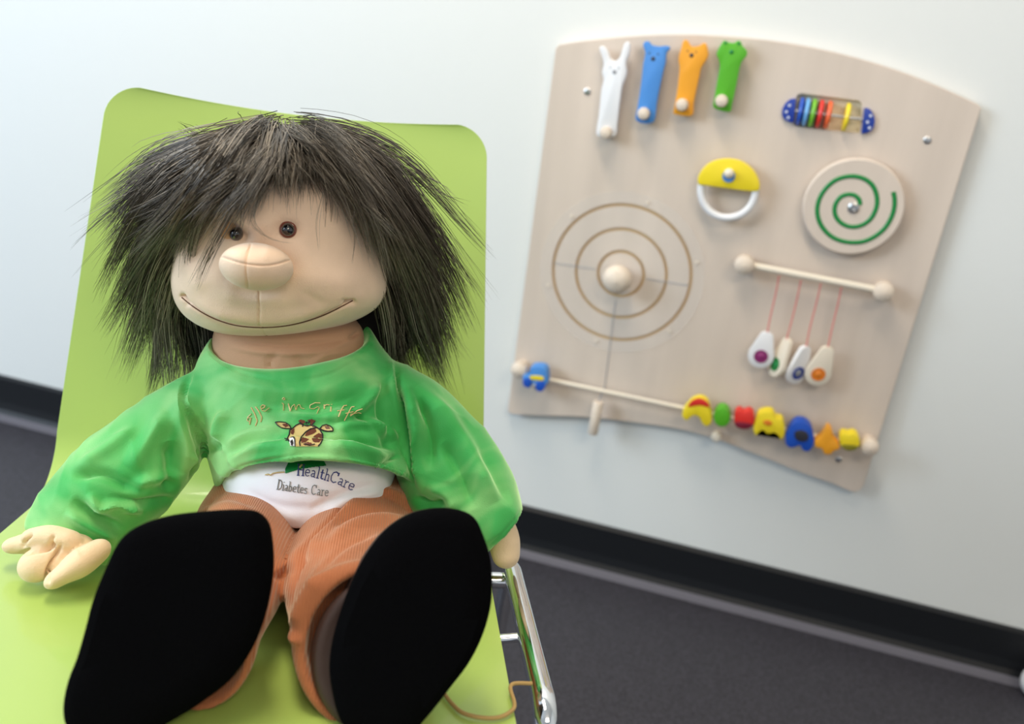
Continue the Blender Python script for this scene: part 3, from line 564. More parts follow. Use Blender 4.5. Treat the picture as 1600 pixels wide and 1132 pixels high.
# a few loose hairs crossing the brow
loose = [[(400, 300, .13), (380, 345, .13), (372, 380, .128)], [(404, 310, .13), (396, 345, .13), (420, 375, .128)], [(385, 300, .13), (372, 340, .13), (352, 372, .125)], [(420, 290, .13), (398, 325, .132), (398, 362, .13)], [(408, 300, .13), (393, 350, .13), (432, 376, .13), (455, 380, .126)],
         [(505, 300, .122), (497, 350, .12), (496, 392, .118)], [(552, 330, .112), (556, 370, .108), (552, 412, .104)], [(330, 345, .118), (308, 380, .11), (292, 400, .1)], [(590, 360, .10), (606, 400, .095), (604, 440, .09)], [(540, 300, .12), (556, 330, .112), (545, 350, .114)]]
lp = []
for g_ in loose:
    for k in range(3): lp.append(spline([PX(x+random.gauss(0, 2.5), y, u_) for x, y, u_ in g_], SEG))
add('hair', strands(np.array(lp), np.full(len(lp), .00013)), 'hair', wig, kind='stuff')
# ---- embroidery
def make_bvh(ge): return BVHTree.FromPolygons([Vector(p) for p in ge[0]], [tuple(int(i) for i in q) for q in ge[1]])
BS, BU = make_bvh(sw), make_bvh(ug)
def lay(bv, x, y, off):
    h = bv.ray_cast(Vector(C), Vector(ray(x, y)).normalized())
    return None if h[0] is None else np.array(h[0])+nrm(C-np.array(h[0]))*off
def stitch(bv, lines, r_, off=.0006, block=None):
    gs = []
    for ln in lines:
        ln = np.asarray(ln, float); d = np.concatenate([[0], np.cumsum(np.linalg.norm(np.diff(ln, axis=0), axis=1))]); n = max(2, int(d[-1]/1.6)+1)
        q = np.stack([np.interp(np.linspace(0, d[-1], n), d, ln[:, k]) for k in (0, 1)], 1); seg = []
        for x, y in q:
            p = lay(bv, x, y, off)
            if p is not None and block is not None:
                pb = lay(block, x, y, 0)
                if pb is not None and dep(pb) < dep(p): p = None
            if p is None or (seg and np.linalg.norm(p-seg[-1]) > .009):
                if len(seg) > 1: gs.append(tube(seg, r_, 6, flat=.55))
                seg = [] if p is None else [p]
            else: seg.append(p)
        if len(seg) > 1: gs.append(tube(seg, r_, 6, flat=.55))
    return merge(*gs)
def inside(q, poly):
    x, y = q; r_ = False; j = len(poly)-1
    for i in range(len(poly)):
        xi, yi = poly[i]; xj, yj = poly[j]
        if (yi > y) != (yj > y) and x < (xj-xi)*(y-yi)/(yj-yi)+xi: r_ = not r_
        j = i
    return r_
def patch(bv, poly, off, step=.8):
    poly = [tuple(p) for p in poly]; xs = [p[0] for p in poly]; ys = [p[1] for p in poly]; vid = {}; vt = []; fs = []
    nx, ny = int((max(xs)-min(xs))/step)+2, int((max(ys)-min(ys))/step)+2
    def vert(i, j):
        if (i, j) not in vid:
            p = lay(bv, min(xs)+i*step, min(ys)+j*step, off)
            if p is None: return None
            vid[(i, j)] = len(vt); vt.append(p)
        return vid[(i, j)]
    for i in range(nx):
        for j in range(ny):
            if inside((min(xs)+(i+.5)*step, min(ys)+(j+.5)*step), poly):
                q = [vert(i, j), vert(i+1, j), vert(i+1, j+1), vert(i, j+1)]
                if None not in q: fs.append(tuple(q))
    return np.array(vt), fs
Z = lambda pts: [(340+x/5., 600+y/5.) for x, y in pts]          # read off a five-times enlargement of the chest
face_o = Z([(566, 485), (560, 450), (545, 425), (560, 395), (565, 360), (590, 345), (610, 325), (640, 310), (675, 322), (700, 330), (725, 322), (750, 328), (775, 340), (800, 360), (820, 395), (822, 430), (805, 465), (785, 488), (700, 492), (620, 490)])
ear1 = Z([(450, 300), (480, 296), (530, 302), (560, 322), (575, 350), (540, 350), (500, 345), (470, 325)])
ear2 = Z([(798, 350), (820, 325), (850, 318), (880, 330), (900, 348), (902, 370), (860, 372), (825, 365)])
horns = [Z([(628, 290), (650, 280), (685, 288), (680, 305), (668, 315), (672, 330), (660, 325), (650, 305)]), Z([(700, 285), (735, 276), (768, 290), (752, 302), (742, 318), (745, 330), (728, 325), (722, 305)])]
spots = [Z([(680, 410), (695, 380), (730, 355), (765, 352), (775, 372), (745, 392), (700, 408)]), Z([(735, 430), (755, 405), (790, 385), (815, 395), (818, 430), (795, 455), (760, 458), (745, 450)]), Z([(650, 435), (665, 418), (695, 425), (715, 432), (690, 455), (655, 462)]), Z([(575, 360), (598, 350), (600, 375), (590, 400), (572, 390)]), Z([(665, 470), (700, 455), (740, 462), (730, 478), (680, 480)]), Z([(500, 315), (540, 312), (555, 330), (530, 340)]), Z([(835, 335), (862, 328), (880, 350), (850, 355)])]
outl = [face_o[1:15], face_o[14:18], ear1+[ear1[0]], ear2+[ear2[0]], Z([(645, 485), (640, 455), (655, 415), (690, 375), (730, 350), (775, 342)]), Z([(525, 425), (548, 432)]), Z([(530, 440), (550, 440)]), Z([(570, 420), (590, 412), (602, 430), (605, 490)]), Z([(680, 470), (720, 482), (760, 470)]), Z([(640, 300), (665, 318), (665, 335)]), Z([(760, 295), (740, 318), (745, 335)]), Z([(720, 290), (710, 305), (690, 300), (690, 310), (705, 325)])]
emb = add('giraffe_embroidery', merge(patch(BS, face_o, .0007), patch(BS, ear1, .0007), patch(BS, ear2, .0007)), 'giraffe', sweater, label='embroidered giraffe head')
add('brown_stitching', merge(*[patch(BS, q, .0011) for q in spots+horns]), 'giraffe_spot', sweater)
add('eye_stitching', merge(patch(BS, Z([(562, 425), (582, 418), (598, 430), (600, 488), (570, 486), (560, 455)]), .0012)), 'thread_white', sweater)
add('pupil_stitching', merge(patch(BS, Z([(568, 445), (585, 435), (592, 455), (588, 485), (572, 480)]), .0016)), 'thread_black', sweater)
add('outline_stitching', stitch(BS, outl, .0006, .0013), 'thread_black', sweater)
def arc(cx, cy, rx, ry, a0, a1, n=10): return [(cx+rx*math.cos(math.radians(a_)), cy+ry*math.sin(math.radians(a_))) for a_ in np.linspace(a0, a1, n)]
word = [Z([(262, 235), (238, 258), (228, 285), (250, 300), (262, 262), (250, 320)]), Z([(262, 185), (290, 235), (310, 290), (296, 330)]), Z([(296, 180), (322, 215), (345, 262), (336, 300)]), Z([(232, 262), (252, 268)]),   # a l l
        Z([(340, 195), (362, 188), (370, 172), (350, 165), (336, 182), (345, 208), (372, 216), (402, 190)]),      # e
        Z([(502, 150), (515, 160), (514, 208)]), Z([(505, 118), (518, 106), (528, 124), (510, 124)]),                                     # i
        Z([(552, 155), (568, 216), (580, 178), (600, 160), (612, 208), (622, 172), (640, 160), (652, 190), (678, 196)]),    # m
        Z([(802, 150), (762, 148), (722, 168), (720, 192), (750, 198), (782, 180), (795, 188), (776, 232)]),     # G
        Z([(832, 162), (834, 196)]), Z([(832, 176), (850, 162), (874, 166)]), Z([(886, 180), (884, 216)]), Z([(890, 160), (894, 164)]),                  # r i
        Z([(1010, 168), (985, 172), (965, 205), (945, 258)]), Z([(935, 212), (990, 204)]), Z([(1070, 178), (1045, 182), (1020, 230), (990, 288)]), Z([(1000, 232), (1060, 218)]), Z([(1130, 196), (1090, 210), (1060, 235), (1035, 252)]), Z([(1040, 240), (1100, 225), (1120, 232)])]
add('lettering', stitch(BS, word, .00062, .0006), 'gold_thread', sweater)
add('hem_tag', stitch(BU, [Z([(372, 712), (392, 706), (412, 715), (430, 700), (470, 692), (520, 690)]), Z([(640, 655), (650, 640), (660, 632)])], .0009, .001), 'gold_thread', sweater)
# lettering on the undershirt, drawn with slab serifs
def glyph(c):
    sf = lambda x, y, w_=.16: [(x-w_, y), (x+w_, y)]
    A_ = {'H': [[(.15, 0), (.15, 1)], [(.75, 0), (.75, 1)], [(.15, .5), (.75, .5)], sf(.15, 0), sf(.15, 1), sf(.75, 0), sf(.75, 1)],
          'D': [[(.15, 0), (.15, 1)], [(0, 0), (.4, 0), (.72, .2), (.78, .5), (.72, .8), (.4, 1), (0, 1)]],
          'C': [[(.75, .3), (.72, .1), (.45, 0), (.15, .15), (.05, .5), (.15, .85), (.45, 1), (.75, .85)], [(.75, 0), (.75, .3)]],
          'e': [[(.05, .68), (.55, .68), (.5, .46), (.3, .4), (.1, .5), (.05, .72), (.15, .95), (.35, 1), (.55, .9)]],
          'a': [[(.1, .48), (.3, .4), (.48, .5), (.48, 1), (.62, 1)], [(.48, .68), (.2, .7), (.06, .85), (.2, 1), (.48, .9)]],
          'l': [[(.05, 0), (.2, 0), (.2, 1)], sf(.2, 1)], 't': [[(.2, .15), (.2, .9), (.32, 1), (.48, .92)], [(.0, .42), (.45, .42)]],
          'h': [[(.0, 0), (.14, 0), (.14, 1)], [(.14, .55), (.3, .42), (.48, .48), (.5, 1)], sf(.14, 1, .13), sf(.5, 1, .13)],
          'r': [[(.0, .42), (.14, .42), (.14, 1)], [(.14, .6), (.3, .42), (.45, .46)], sf(.14, 1, .14)],
          'i': [[(.02, .42), (.16, .42), (.16, 1)], sf(.16, 1, .15), [(.13, .14), (.19, .2)]],
          'b': [[(.0, 0), (.12, 0), (.12, 1)], [(.12, .55), (.3, .42), (.5, .55), (.52, .8), (.38, 1), (.12, .93)]],
          's': [[(.45, .52), (.3, .41), (.08, .48), (.12, .66), (.4, .74), (.46, .9), (.28, 1), (.04, .92)]]}
    return A_[c], {'H': .98, 'D': .95, 'C': .92, 'l': .42, 'i': .38, 't': .55, 'r': .55}.get(c, .70)
def lettering(text, path, size):
    """path: baseline start/end pixels with a quadratic sag; size = capital height in px"""
    adv = [(.45 if c == ' ' else glyph(c)[1]) for c in text]; tot = sum(adv); p0, p1, p2 = map(np.array, path); x = 0; out = []
    B = lambda t: (1-t)**2*p0+2*t*(1-t)*p1+t*t*p2
    ln = sum(np.linalg.norm(B(i/20+.05)-B(i/20)) for i in range(20)); kx = ln/tot
    for c, a_ in zip(text, adv):
        if c != ' ':
            for st in glyph(c)[0]:
                q = []
                for gx, gy in st:
                    t = (x+gx)/tot; d_ = B(min(1, t)+.01)-B(min(1, t)-.01); d_ = d_/np.linalg.norm(d_); nn_ = np.array([-d_[1], d_[0]]); q.append(B(t)-nn_*size*(1-gy))
                out.append(q)
        x += a_
    return out
add('green_stitching', patch(BU, Z([(528, 662), (560, 600), (700, 560), (830, 600), (850, 640), (760, 650), (640, 668), (530, 702)]), .0007), 'dark_green', undershirt)
add('lettering', stitch(BU, lettering('HealthCare', [(464, 743), (506, 745), (552, 768)], 17.5), .00062, .0006, BS), 'thread_blue', undershirt)
add('lettering', stitch(BU, lettering('Diabetes Care', [(432, 765), (470, 772), (514, 776)], 15.5), .0005, .0006, BS), 'thread_grey', undershirt)
# ================================================================== activity board on the wall
def sm(px, Y, n=None, closed=True): q = np.array([BW(x, y, Y) for x, y in px]); return spline(q, n, closed) if n else q
board = empty('activity_board', (0, 0, .28), 0, 'birch plywood play board with curved top and bottom edges, screwed to the white wall', 'play board')
top = [BW(*q) for q in ((873, 70), (890, 67), (960, 59), (1050, 54), (1140, 57), (1230, 67), (1330, 88), (1430, 120), (1500, 150), (1528, 163))]
bot = [BW(*q) for q in ((1350, 758), (1343, 768), (1300, 756), (1265, 744), (1197, 717), (1107, 683), (1060, 671), (999, 662), (920, 653), (833, 650), (800, 648), (793, 643))]
ol = np.vstack([spline(top, 40), [BW(1533, 170)], spline(bot[:3], 6)[:-1], spline(bot[2:10], 40), bot[10:], [BW(868, 76)]])
TH = .0175
bg = prism(ol, YN, TH, .0015); pn = add('panel', bg, 'birch', board, smooth=False)
# grooves of the ball maze and the slot of the roller are cut into the panel
maze_c = BW(970, 428); maze_r = .1150
cut = bmesh.new()
def ringcut(c, r_, wd, dp):
    k = 72; vs = []
    for rr in (r_-wd/2, r_+wd/2):
        for yy in (-.01, dp):
            for i in range(k): a_ = 2*math.pi*i/k; vs.append((c[0]+rr*math.cos(a_), yy, c[2]+rr*math.sin(a_)))
    f_ = []
    for i in range(k):
        j = (i+1) % k; f_ += [(i, j, k+j, k+i), (2*k+i, 3*k+i, 3*k+j, 2*k+j), (i, 2*k+i, 2*k+j, j), (k+i, k+j, 3*k+j, 3*k+i)]
    return np.array(vs), f_
slot = [BW(*q) for q in ((1244, 152), (1247, 147), (1254, 146), (1342, 157), (1347, 162), (1346, 172), (1343, 208), (1240, 197), (1242, 170))]
def cutter(ge):
    me = bpy.data.meshes.new('c'); me.from_pydata([tuple(p) for p in ge[0]], [], [tuple(int(i) for i in q) for q in ge[1]]); b_ = bmesh.new(); b_.from_mesh(me); bmesh.ops.recalc_face_normals(b_, faces=b_.faces); b_.to_mesh(me); b_.free()
    me.materials.append(M['birch_edge']); o = bpy.data.objects.new('c', me); COL.objects.link(o); return o
cs = [cutter(ringcut(maze_c, maze_r*q, .0054, .0045)) for q in (1, .655, .33)]+[cutter(prism(np.array([p-[0, .01, 0] for p in slot]), YN, .0225))]
cs[-1].data.materials[0] = M['slot']
for o in cs:
    md = pn.modifiers.new('b', 'BOOLEAN'); md.operation = 'DIFFERENCE'; md.object = o; md.solver = 'EXACT'; md.material_mode = 'TRANSFER'
bpy.context.view_layer.update()
dg = bpy.context.evaluated_depsgraph_get(); me = bpy.data.meshes.new_from_object(pn.evaluated_get(dg)); pn.modifiers.clear(); pn.data = me
for o in cs: bpy.data.objects.remove(o)
for nm, x0, y0, x1, y1 in (('w', 866, 411, 930, 421), ('e', 1010, 436, 1075, 446), ('s', 962, 470, 945, 606)):
    add('inlay_line', tube([BW(x0, y0, -.0002), BW(x1, y1, -.0002)], .0008, 6), 'grey', board)
add('clear_cover', lathe(maze_c+np.array([0, -.0006, 0]), YN, [(0, 0), (.1365, 0), (.137, .001), (.1368, .0032), (0, .0034)], 96), 'acrylic', board)
for i in range(6):
    a_ = math.radians(20+60*i); add('cover_screw', lathe(maze_c+np.array([.126*math.cos(a_), -.003, .126*math.sin(a_)]), YN, [(0, 0), (.0022, 0), (.002, .001), (0, .0012)], 12), 'cream', board)
add('maze_knob', lathe(maze_c+np.array([0, -.003, 0]), YN, [(0, 0), (.014, 0), (.012, .012), (.018, .02), (.0225, .028), (.024, .036), (.021, .044), (.013, .049), (0, .051)], 40), 'beech', board)
for x, y in ((918, 143), (1449, 219), (1310, 718), (838, 604)):
    c_ = BW(x, y); s_ = add('screw', lathe(c_, YN, [(0, 0), (.0055, 0), (.0055, .001), (.0045, .0018), (.0018, .0018), (.0014, .0008), (0, .0008)], 20), 'steel', board)
# ---- animal clappers
def clapper(px, mt, label, knob, nose, nosemat, extra=()):
    P = [(840+x/4., 40+y/4.) for x, y in px]; q = spline(np.array([BW(x, y, -.022) for x, y in P]), len(P)*4, True)
    k_ = (840+knob[0]/4., 40+knob[1]/4.); kc = BW(*k_, -.022)
    t = empty('clapper', (kc[0], 0, kc[2]), 0, label, 'toy', 'animal clappers in a row at the top of the play board')
    add('paddle', prism(q, YN, .0095, .0015), mt, t)
    add('spacer', lathe((kc[0], -.0002, kc[2]), YN, [(0, 0), (.008, 0), (.008, .0125), (0, .0125)], 20), 'beech', t)
    add('peg', lathe((kc[0], -.0222, kc[2]), YN, [(0, 0), (.0085, 0), (.0095, .003), (.0092, .007), (.007, .0105), (0, .012)], 24), 'beech', t)
    nx = BW(840+nose[0]/4., 40+nose[1]/4., -.022); add('nose', ellipsoid(nx, YN*.0012, np.array([0, 0, .0032]), np.array([.0032, 0, 0]), 12, 8), nosemat, t)
    for ex, ey, r_ in extra: e = BW(840+ex/4., 40+ey/4., -.0222); add('eye', ellipsoid(e, YN*.0009, np.array([0, 0, r_]), np.array([r_, 0, 0]), 12, 8), nosemat, t)
clapper([(388, 132), (408, 128), (432, 150), (452, 205), (478, 222), (510, 205), (530, 150), (545, 108), (565, 100), (575, 118), (572, 170), (550, 232), (556, 290), (545, 335), (528, 375), (512, 480), (495, 620), (485, 690), (430, 700), (372, 688), (368, 655), (382, 560), (398, 400), (412, 338), (402, 295), (412, 245), (408, 210), (390, 160)], 'white', 'white rabbit shaped wooden clapper with long ears at the left end of the row', (430, 668), (480, 290), 'grey', ((455, 262, .0012), (505, 266, .0012)))
clapper([(660, 110), (675, 98), (695, 100), (712, 120), (755, 130), (798, 126), (822, 130), (826, 148), (805, 172), (800, 230), (790, 265), (782, 300), (762, 390), (745, 480), (728, 595), (700, 612), (640, 608), (612, 585), (622, 520), (638, 420), (650, 330), (660, 240), (672, 170), (660, 130)], 'blue', 'blue bear shaped wooden clapper with small round ears beside the white rabbit', (665, 550), (722, 208), 'dark', ((698, 172, .0012), (752, 178, .0012)))
clapper([(905, 105), (920, 88), (938, 96), (958, 128), (985, 132), (1012, 125), (1040, 108), (1054, 116), (1066, 185), (1046, 228), (1022, 265), (1010, 320), (990, 410), (975, 485), (966, 560), (910, 565), (848, 550), (850, 530), (868, 430), (884, 300), (886, 255), (880, 215), (886, 175), (900, 130)], 'orange', 'orange fox shaped wooden clapper with pointed ears between the blue bear and the green frog', (905, 495), (962, 186), 'dark', ((938, 158, .0012), (990, 164, .0012)))
clapper([(1152, 108), (1165, 94), (1185, 100), (1205, 108), (1235, 106), (1248, 94), (1268, 98), (1278, 122), (1308, 160), (1305, 190), (1275, 228), (1262, 270), (1250, 330), (1232, 420), (1214, 500), (1205, 538), (1150, 534), (1102, 516), (1096, 500), (1108, 430), (1125, 330), (1138, 250), (1132, 215), (1118, 182), (1128, 148)], 'green', 'green frog shaped wooden clapper at the right end of the row', (1150, 470), (1212, 165), 'dark_green', ((1175, 108, .0022), (1258, 112, .0022)))
# ---- abacus roller in its slot
ra, rb = BW(1240, 173, .0), BW(1352, 187, .0)
axis = nrm(rb-ra)
add('roller_rod', tube([ra, rb], .0024, 10), 'steel', board)
for (cx, cy, px) in ((1238, 174, [(1244, 154), (1236, 155), (1228, 161), (1223, 170), (1222, 180), (1226, 187), (1233, 191), (1240, 192)]), (1356, 188, [(1351, 169), (1358, 170), (1364, 177), (1367, 186), (1366, 196), (1362, 204), (1354, 208), (1346, 209)])):
    e = add('roller_end', prism(spline(np.array([BW(x, y, -.006) for x, y in px]), 24), YN, .006, .001), 'navy', board)
    cxm = sum(p[0] for p in px)/len(px); cym = sum(p[1] for p in px)/len(px); FR[e.name] = FR[board.name]
    for dx, dy in ((1, -9), (-4, 1), (-1, 10)):
        sc_ = BW(cxm+dx+1, cym+dy, -.0065); pts = [sc_+np.array([math.sin(i*math.pi/5), 0, math.cos(i*math.pi/5)])*(.0030 if i % 2 == 0 else .0013) for i in range(10)]
        add('star', prism(np.array(pts), YN, .0006), 'star_white', e, smooth=False)
for x, y, mt, nm in ((1250, 176, 'royal', 'navy blue'), (1259, 177, 'light_blue', 'light blue'), (1269, 179, 'lime', 'lime green'), (1280, 181, 'red', 'red'), (1293, 183, 'orange_red', 'orange-red'), (1321, 188, 'yellow', 'yellow')):
    c_ = BW(x, y, 0); c_ = ra+axis*((c_-ra)@axis)
    tag(add('bead', lathe(c_, axis, [(.0035, -.0030), (.014, -.0034), (.0195, -.0028), (.0208, 0), (.0195, .0028), (.014, .0034), (.0035, .0030), (.0027, 0), (.0035, -.0030)], 30), mt), nm+' disc bead on the short rod in the slot of the play board', 'bead', 'disc beads on the rod in the slot')
# ---- half-moon rattle
rc = BW(1138, 295, -.02)
rt = empty('grasping_ring', (rc[0], 0, rc[2]), 0, 'yellow half moon with a white half ring handle in the middle of the play board', 'toy')
ym = [(1092, 289), (1090, 280), (1095, 268), (1106, 257), (1120, 251), (1138, 249), (1156, 252), (1170, 260), (1180, 271), (1186, 284), (1187, 294), (1184, 299), (1160, 298), (1138, 295), (1115, 292), (1100, 290)]
add('half_moon', prism(spline(np.array([BW(x, y, -.028) for x, y in ym]), 72, True), YN, .014, .002), 'yellow', rt)
add('half_ring', tube([BW(x, y, -.020) for x, y in ((1097, 284), (1095, 298), (1099, 316), (1110, 331), (1126, 339), (1141, 340), (1158, 335), (1172, 323), (1179, 308), (1181, 292))], .0058, 14, n=48), 'white', rt)
add('pivot', lathe(BW(1140, 271, -.0005), YN, [(0, 0), (.006, 0), (.006, .028), (.0095, .028), (.0095, .0295), (0, .0295)], 24), 'blue', rt)
add('pivot_ball', ellipsoid(BW(1139, 271, -.033), YN*.0075, np.array([0, 0, .0075]), np.array([.0075, 0, 0]), 20, 14), 'cream', rt)
# ---- spinning disc with spiral
dc = BW(1333, 324, -.018); dr = .0728
ds = empty('spinning_disc', (dc[0], 0, dc[2]), 0, 'round birch disc with a green spiral and a screw in its centre', 'toy')
add('disc', lathe((dc[0], -.005, dc[2]), YN, [(0, 0), (dr-.002, 0), (dr, .002), (dr, .012), (dr-.003, .0148), (0, .015)], 96), 'birch', ds)
add('washer', lathe((dc[0], 0, dc[2]), YN, [(0, 0), (.012, 0), (.012, .006), (0, .006)], 24), 'steel', ds)
spx = [(893, 630), (888, 605), (868, 585), (838, 578), (800, 590), (775, 620), (767, 655), (778, 695), (805, 722), (850, 738), (895, 732), (935, 708), (962, 670), (976, 625), (972, 575), (950, 530), (915, 503), (870, 490), (820, 492), (770, 510), (725, 548), (695, 595), (682, 650), (690, 705), (715, 750), (755, 787), (805, 808), (855, 815), (910, 810), (965, 785), (1010, 748), (1042, 700), (1060, 645), (1062, 600), (1056, 566)]
sp = spline(np.array([BW(1060+x/3.144, 120+y/3.144, -.0202) for x, y in spx]), 260)
add('spiral', tube(sp, .0033, 8, flat=.35), 'dark_green', ds)
add('centre_screw', lathe((dc[0], -.020, dc[2]), YN, [(0, 0), (.0085, 0), (.008, .0025), (.005, .004), (.004, .0028), (0, .0028)], 28), 'steel', ds)
# ---- rail with hanging pendants
ka, kb = BW(1163, 413, -.024), BW(1380, 455, -.024)
rail = empty('hanging_rail', (ka[0], 0, ka[2]), 0, 'pale wooden rail between two mushroom knobs, the pendants hanging from it', 'rail')
add('rod', tube([ka, kb], .0058, 16), 'cream', rail)
for p in (ka, kb): add('knob', lathe((p[0], 0, p[2]), YN, [(0, 0), (.010, 0), (.010, .012), (.0145, .016), (.0158, .026), (.0145, .034), (.009, .038), (0, .039)], 28), 'beech', rail)
pend = [((1217, 431), (1199, 522), 'white', 'purple', 0, 1., (1189, 556), 'white teardrop pendant with purple lens, leftmost under the rail'),
        ((1251, 438), (1231, 532), 'cream', 'dark_green', 1.05, .97, (1214, 570), 'cream teardrop pendant turned edge-on with a green lens'),
        ((1282, 443), (1259, 544), 'white', 'navy', .62, .97, (1245, 582), 'white teardrop pendant with dark navy lens'),
        ((1314, 449), (1294, 545), 'cream', 'deep_orange', .12, 1., (1278, 584), 'cream teardrop pendant with orange lens, rightmost under the rail')]
for (sx, sy), (tx, ty), mt, lens, rz, sc, (cx, cy), lab in pend:
    a_ = BW(sx, sy, -.024); b_ = BW(tx, ty, -.022); c_ = BW(cx, cy, -.022)
    t = empty('pendant', tuple(c_), 0, lab, 'pendant', 'teardrop pendants on pink strings')
    dn_ = nrm(c_-b_); xr_ = nrm(np.cross(dn_, YN)); 
    if xr_[0] < 0: xr_ = -xr_
    X = xr_*math.cos(rz)+YN*math.sin(rz)*(-1 if rz < 1 else 1); nn_ = nrm(np.cross(X, dn_)); 
    if nn_[1] > 0: nn_ = -nn_
    Ln = np.linalg.norm(c_-b_); R0 = .0205; o_ = []
    for q in np.linspace(-.35, math.pi+.35, 26): o_.append(c_+dn_*math.sin(q)*R0+X*math.cos(q)*R0)
    for q in np.linspace(.3, math.pi-.3, 10): o_.append(b_-dn_*(math.sin(q)*.0075-.004)-X*math.cos(q)*.0105)
    o_ = np.array(o_); pd = add('paddle', prism(o_+nn_*.0035, nn_, .007, .0015), mt, t); FR[pd.name] = FR[t.name]
    add('lens_rim', lathe(c_+nn_*.0032, nn_, [(.0108, 0), (.0112, .0012), (.0095, .0016), (.0090, .0004), (0, .0004)], 28), lens, pd)
    add('lens', ellipsoid(c_+nn_*.0038, nn_*.0022, dn_*.006, X*.006, 20, 12), lens if lens != 'navy' else 'grey', pd)
    add('string', tube([a_+np.array([0, -.0062, .001]), a_*.7+b_*.3+np.array([.0006, 0, 0]), a_*.3+b_*.7-np.array([.0006, 0, 0]), b_+dn_*.006+nn_*.002], .0011, 8, n=18), 'pink_string', t)
# ---- bottom rail with sliding figures
la, lb = BW(812, 577, -.024), BW(1358, 697, -.024)
rl = empty('figure_rail', (la[0], 0, la[2]), 0, 'long white rail along the bottom of the play board between two wooden knobs', 'rail')
add('rod', tube([BW(812, 584, -.018), BW(1358, 699, -.018)], .0036, 14), 'cream', rl)
for p in (la, lb): add('knob', lathe((p[0], 0, p[2]), YN, [(0, 0), (.009, 0), (.009, .012), (.0135, .016), (.015, .026), (.0135, .034), (.008, .038), (0, .039)], 28), 'beech', rl)
def fig(name, px, mt, lab, th=.02, extra=(), Y=-.040):
    q = spline(np.array([BW(x, y, Y) for x, y in px]), max(40, len(px)*4), True); c_ = q.mean(0)
    t = empty(name, (c_[0], c_[1]+th/2, c_[2]), 0, lab, 'toy figure', 'sliding figures on the bottom rail')
    add('body', prism(q, YN, th, .002), mt, t)
    for nm, ex, em, yy in extra: add(nm, prism(spline(np.array([BW(x, y, Y-yy) for x, y in ex]), 28, True), YN, max(.0008, yy if yy > 0 else .002)+.0005, .0004), em, t)
fig('sliding_car', [(817, 598), (817, 588), (826, 586), (829, 575), (842, 573), (852, 577), (855, 590), (854, 602), (848, 604), (846, 613), (840, 611), (838, 603), (830, 600), (828, 607), (820, 605)], 'blue', 'small blue car with yellow stripe at the left end of the bottom rail', .022, [('stripe', [(828, 588), (848, 589), (849, 595), (829, 593)], 'yellow', .001), ('wheel', [(818, 594), (826, 592), (830, 599), (825, 606), (818, 603)], 'royal', .002), ('wheel', [(838, 599), (848, 597), (852, 604), (846, 612), (838, 610)], 'royal', .002)])
fig('sliding_figure', [(1066, 652), (1067, 643), (1074, 634), (1082, 627), (1094, 624), (1105, 630), (1109, 641), (1112, 655), (1110, 664), (1103, 667), (1097, 662), (1093, 654), (1086, 650), (1079, 653), (1073, 658)], 'yellow', 'yellow and red arched figure leftmost of the row on the bottom rail', .022, [('red_back', [(1075, 636), (1082, 626), (1094, 623), (1105, 629), (1109, 637), (1094, 634)], 'red', .0008)])
fig('sliding_figure', [(1128+13*math.cos(a_), 653+15*math.sin(a_)) for a_ in np.linspace(0, 6.1, 14)], 'green', 'round green bead figure between the arched and the red one', .024)
fig('sliding_figure', [(1149, 645), (1156, 642), (1162, 646), (1170, 643), (1177, 648), (1178, 662), (1172, 670), (1160, 671), (1149, 666), (1147, 655)], 'red', 'small red figure right of the round green one', .022, [('dark_belly', [(1149, 660), (1176, 664), (1171, 670), (1160, 671), (1150, 667)], 'dark_red', .0012)])
fig('sliding_figure', [(1177, 671), (1180, 660), (1185, 648), (1195, 644), (1207, 645), (1213, 654), (1222, 656), (1226, 668), (1225, 682), (1219, 688), (1213, 680), (1208, 678), (1203, 685), (1197, 680), (1192, 674), (1186, 678), (1181, 682)], 'yellow', 'yellow four-legged animal figure with an orange spot', .022, [('orange_spot', [(1192, 660), (1200, 657), (1207, 662), (1200, 666)], 'deep_orange', .0012)])
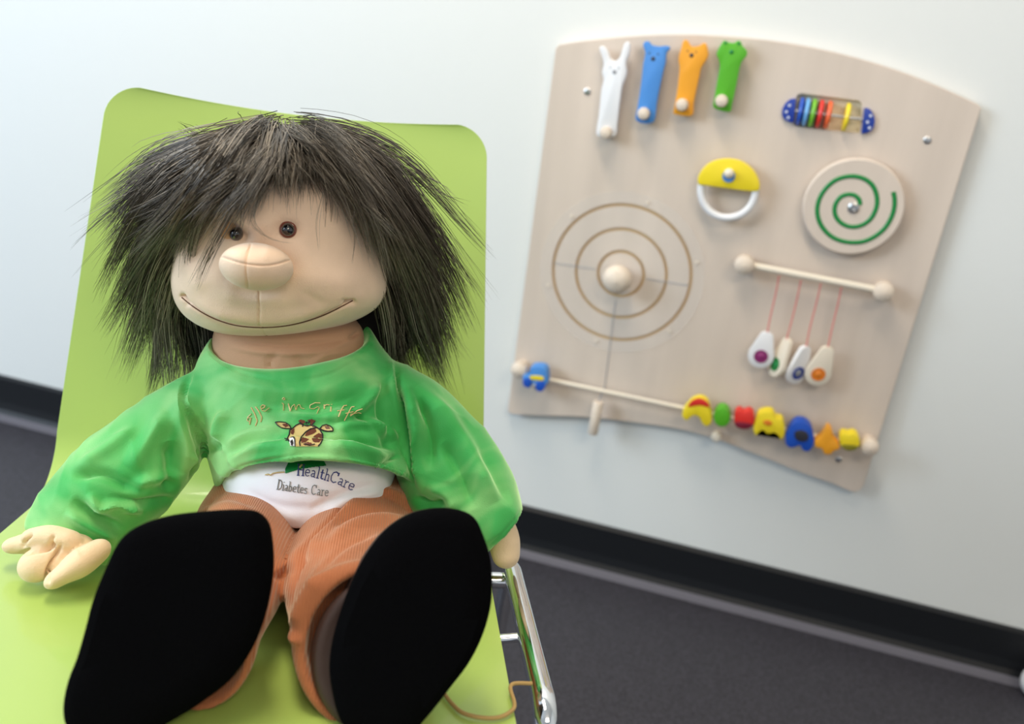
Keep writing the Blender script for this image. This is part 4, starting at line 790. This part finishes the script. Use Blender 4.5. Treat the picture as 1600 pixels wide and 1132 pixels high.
fig('sliding_figure', [(1227, 690), (1228, 680), (1235, 668), (1244, 660), (1256, 660), (1266, 667), (1271, 680), (1272, 694), (1264, 706), (1255, 705), (1250, 697), (1244, 699), (1236, 701), (1229, 697)], 'royal', 'blue elephant figure with a dark round ear', .024, [('ear', [(1242, 676), (1252, 673), (1262, 678), (1262, 688), (1252, 691), (1243, 686)], 'dark', .0015)])
fig('sliding_figure', [(1273, 690), (1282, 684), (1288, 676), (1294, 668), (1300, 674), (1303, 686), (1310, 694), (1312, 702), (1303, 706), (1298, 711), (1288, 710), (1284, 702), (1275, 700)], 'orange', 'orange star shaped figure right of the blue elephant', .020)
fig('sliding_figure', [(1312, 683), (1318, 678), (1326, 680), (1334, 678), (1342, 684), (1343, 696), (1336, 704), (1322, 704), (1314, 698)], 'yellow', 'small yellow figure rightmost of the row, beside the end knob', .022, [('dark_belly', [(1315, 696), (1341, 698), (1335, 704), (1322, 704)], 'olive', .0012)])
# ---- pull peg and small knob
pa, pb = BW(935, 628, -.028), BW(926, 678, -.028)
pg = empty('pull_peg', tuple(pb), 0, 'pale wooden dowel hanging on a thin cord at the bottom edge of the play board', 'peg')
add('dowel', lathe(pa, nrm(pb-pa), [(0, 0), (.0075, 0), (.009, .002), (.009, np.linalg.norm(pb-pa)-.002), (.0078, np.linalg.norm(pb-pa)), (0, np.linalg.norm(pb-pa))], 24), 'beech', pg)
add('string', tube([BW(945, 606, -.001), BW(940, 616, -.012), pa+np.array([0, 0, -.002])], .0012, 8, n=10), 'grey', pg)
sk = BW(1120, 677, -.0)
add('small_knob', lathe(sk, YN, [(0, 0), (.005, 0), (.005, .010), (.0085, .013), (.009, .018), (.006, .022), (0, .023)], 20), 'cream', board)
# ---- ball at the right edge of the picture
br = .030; bc = hit(1626, 1069, (0, 0, br), W)
tag(add('ball', ellipsoid(np.array(bc), np.array([0, br, 0]), np.array([0, 0, br]), np.array([br, 0, 0]), 32, 20), 'white'), 'white ball on the dark floor at the right edge beside the skirting', 'ball')
